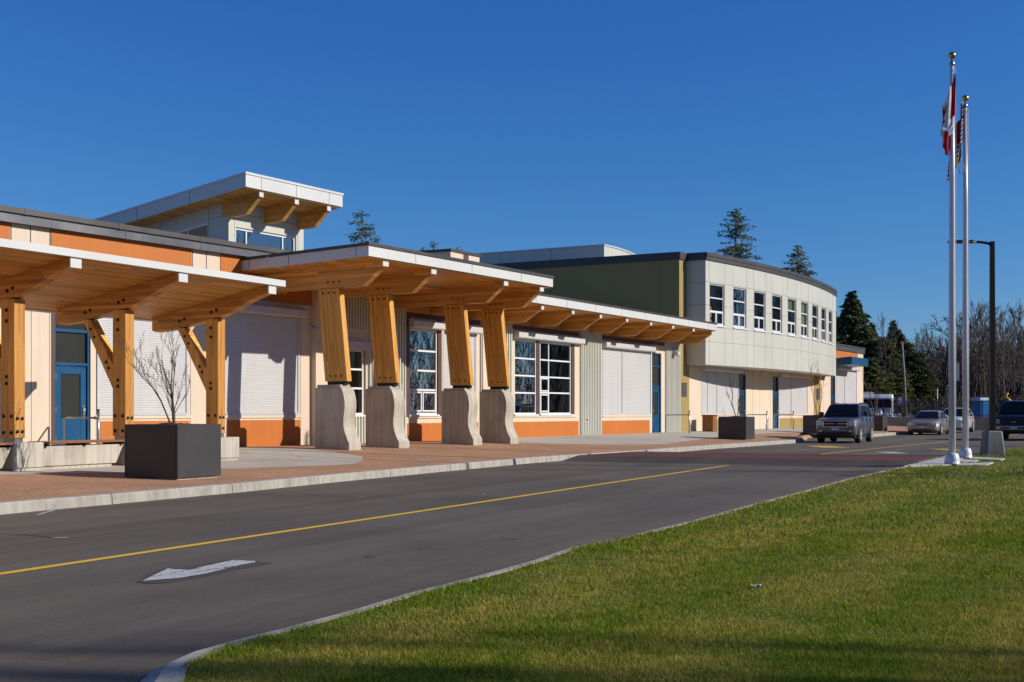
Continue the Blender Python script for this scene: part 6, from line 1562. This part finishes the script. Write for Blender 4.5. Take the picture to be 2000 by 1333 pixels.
def ring_woods(name, label, pts, h, n, mat, size, seed, depth=14, thin=0):
    nr = np.random.RandomState(seed); P_ = np.array(pts, float); k = nr.randint(0, len(P_)-1, n); f = nr.uniform(0, 1, n)[:, None]; C = P_[k]*(1-f)+P_[k+1]*f+nr.uniform(-depth/2, depth/2, (n, 2))
    top = h*(.88+.12*np.sin(C[:, 0]*.21)*np.cos(C[:, 1]*.17)+nr.normal(0, .06, n)); z = nr.uniform(0, 1, n)**1.1*top
    D = nr.normal(size=(n, 3)); D[:, 2] = np.abs(D[:, 2])*2.2+3*thin; D /= np.linalg.norm(D, axis=1, keepdims=True); X = np.cross(D, nr.normal(size=(n, 3))); X /= np.linalg.norm(X, axis=1, keepdims=True)+1e-9; S = (size*nr.uniform(.5, 1.4, n))[:, None]
    C3 = np.column_stack([C, z]); V = np.stack([C3-D*S*1.6, C3+X*S*(.3-.268*thin), C3+D*S*1.6, C3-X*S*(.3-.268*thin)], 1).reshape(-1, 3)
    o = np_mesh(name, V, np.arange(n*4).reshape(-1, 4), mat, tint=np.repeat(nr.uniform(0, 1, n), 4)); return tag(o, label, 'woods', kind='stuff')
ring_woods('far_woods', 'brown bare woods beyond the right edge of the picture', [(98, 225), (112, 150), (128, 100), (132, 40), (125, -30), (90, -110)], 24, 62000, M['brushl'], 1.4, 21, thin=1)
ring_woods('far_woods', 'mixed woods behind the viewpoint', [(90, -110), (0, -140), (-90, -120), (-150, -40), (-170, 60)], 15, 20000, M['brushg'], 1.4, 22)
# bare trees across the street, out of the picture, whose shade falls on the lawn and glass
og = 'bare street trees outside the picture'
for i, (x, y, s, rz) in enumerate(((28, 2.6, (.5, .5, 1.12), .3), (35, 1.3, (.55, .55, 1.28), 1.7), (38, 24, 1.0, 4.2), (44, 34, 1.05, .9), (50, 46, 1.1, 2.4), (42, 14, .9, 5.1), (58, 60, 1.1, 3.7), (64, 74, 1.1, 1.1), (55, 26, 1.1, .2), (62, 40, 1.15, 2.9), (70, 52, 1.2, 4.5))):
    dup((b3, b1, b2)[i % 3], (x, y, 0), rz, 'tall bare street tree standing outside the right edge of the picture', og, s)
# ================================================================ lawn and its grass blades
n = NT('lawn_soil'); v = n.fc(); a = n.noise(v, 1.3, 6, .6); c = n.ramp(a, [(.3, (.06, .085, .02)), (.6, (.11, .13, .035)), (.8, (.17, .16, .06))])
n.bump(n.noise(v, 14, 5), .6, .03); M['lawn_soil'] = n.done(c, .95, 0, .15)
struct(LAWN_MB.build('lawn', M['lawn_soil']))
n = NT('grass_blade'); v = n.fc(); at_ = n.n('Attribute', attribute_name='tint')
big_n = n.noise(v, .9, 5, .65); mid_n = n.noise(n.fcr(-62, (.6, 1.2, 1)), 4.5, 5, .7)
stripe = n.n('TexWave', wave_type='BANDS', bands_direction='X'); mp = n.fcr(28, (1, 1, 1)); n.l(mp, stripe.inputs['Vector']); stripe.inputs['Scale'].default_value = .19; stripe.inputs['Distortion'].default_value = 1.6; stripe.inputs['Detail'].default_value = 2
m_ = n.math('ADD', n.math('MULTIPLY', big_n, .42), n.math('ADD', n.math('MULTIPLY', mid_n, .52), n.math('MULTIPLY', stripe.outputs['Fac'], .12)))
green = n.mix(at_.outputs['Fac'], (.10, .165, .009), (.21, .29, .018)); straw = n.mix(at_.outputs['Fac'], (.31, .265, .04), (.56, .44, .11))
c = n.mix(n.ramp(m_, [(.44, .08), (.64, .85)]), green, straw)
tl_ = n.n('BsdfTranslucent'); n.l(c, tl_.inputs[0]); ms = n.n('MixShader'); ms.inputs[0].default_value = .35
n.done(c, .75, 0, .08); n.l(n.b.outputs[0], ms.inputs[1]); n.l(tl_.outputs[0], ms.inputs[2]); n.l(ms.outputs[0], n.out.inputs[0]); M['blade'] = n.m
def inpoly(x, y, poly):
    ins = np.zeros(len(x), bool); j = len(poly)-1
    for i in range(len(poly)):
        xi, yi = poly[i]; xj, yj = poly[j]
        c = ((yi > y) != (yj > y)) & (x < (xj-xi)*(y-yi)/(yj-yi+1e-12)+xi); ins ^= c; j = i
    return ins
def blades(N, y0, y1, h, wd_, seed, xa_=-.3, xb_=.47):
    nr = np.random.RandomState(seed); u = nr.uniform(0, 1, N); Y = 1/((1-u)/y0+u/y1); X = nr.uniform(xa_, xb_, N)*Y
    k = inpoly(X, Y, LAWN)
    for pl in PADS: k &= ~inpoly(X, Y, pl)
    X, Y = X[k], Y[k]; n = len(X)
    clump = .5+.5*np.sin(X*2.1+1.3*np.sin(Y*1.7))*np.sin(Y*2.6+np.sin(X*3.1))
    clump2 = np.sin(X*7.3+2*np.sin(Y*5.1))*np.sin(Y*6.1+2*np.sin(X*4.3)); hh = h*nr.uniform(.4, 1.3, n)*(.62+.5*clump+.35*np.maximum(0, clump2))*(1+Y*.018); ww = wd_*nr.uniform(.7, 1.3, n)*(Y/9)**.75
    a = nr.uniform(0, 6.283, n); ln = nr.uniform(.2, 1.0, n); b = nr.uniform(0, 6.283, n)
    B = np.stack([X, Y, np.full(n, LZ-.004)], 1); side = np.stack([np.cos(a), np.sin(a), a*0], 1)*ww[:, None]
    tip = B+np.stack([np.cos(b)*ln*hh, np.sin(b)*ln*hh, hh], 1)
    V = np.stack([B-side, B+side, tip], 1).reshape(-1, 3); return V, np.repeat(nr.uniform(0, 1, n), 3)
VV = [blades(400000, 5.6, 14, .027, .0042, 1), blades(180000, 12, 46, .034, .006, 2), blades(160000, 5.2, 48, .034, .008, 3, .4, 1.25), blades(30000, 2.5, 5.8, .03, .004, 4, -.9, 3.0)]
V = np.concatenate([q[0] for q in VV]); tt = np.concatenate([q[1] for q in VV])
gr = np_mesh('grass', V, np.arange(len(V)).reshape(-1, 3), M['blade'], tint=tt); tag(gr, 'short mown green and straw coloured grass of the lawn', 'grass', kind='stuff')
# a scrap of litter on the lawn
x, y = G(1480, 1150, LZ); m = MB(); rnd = random.Random(3)
m.sheet([[(x+(a-2)*.02+rnd.uniform(-.01, .01), y+(b-1.5)*.025, LZ+.015+rnd.uniform(0, .022)) for b in range(4)] for a in range(5)], smooth=False)
tag(m.build('paper_scrap', mk('dirty_paper', (.3, .3, .31), .8, .3, 20), None, loc=(x, y, LZ)), 'crumpled pale paper scrap lying on the lawn', 'litter')

rnd = random.Random(12); m = MB()
for (px, py) in ((1587, 901), (1557, 916), (1602, 903.5), (1345, 972), (836, 1076), (1126, 1079), (720, 1092), (1004, 1058), (1208, 953)):
    cx_, cy_ = G(px, py, .0)
    for k in range(9):
        a = rnd.uniform(0, 6.28); r_ = rnd.uniform(0, .09); x, y = cx_+math.cos(a)*r_*1.6, cy_+math.sin(a)*r_; q = rnd.uniform(.012, .03)
        m.poly([(x-q, y, .012), (x, y-q*.6, .018), (x+q, y+.01, .03), (x, y+q*.7, .02)])
tag(m.build('leaf_litter', mk('dead_leaf', (.05, .045, .02), .9, .4, 9), None), 'scattered dark leaf litter on the road', 'litter', kind='stuff')
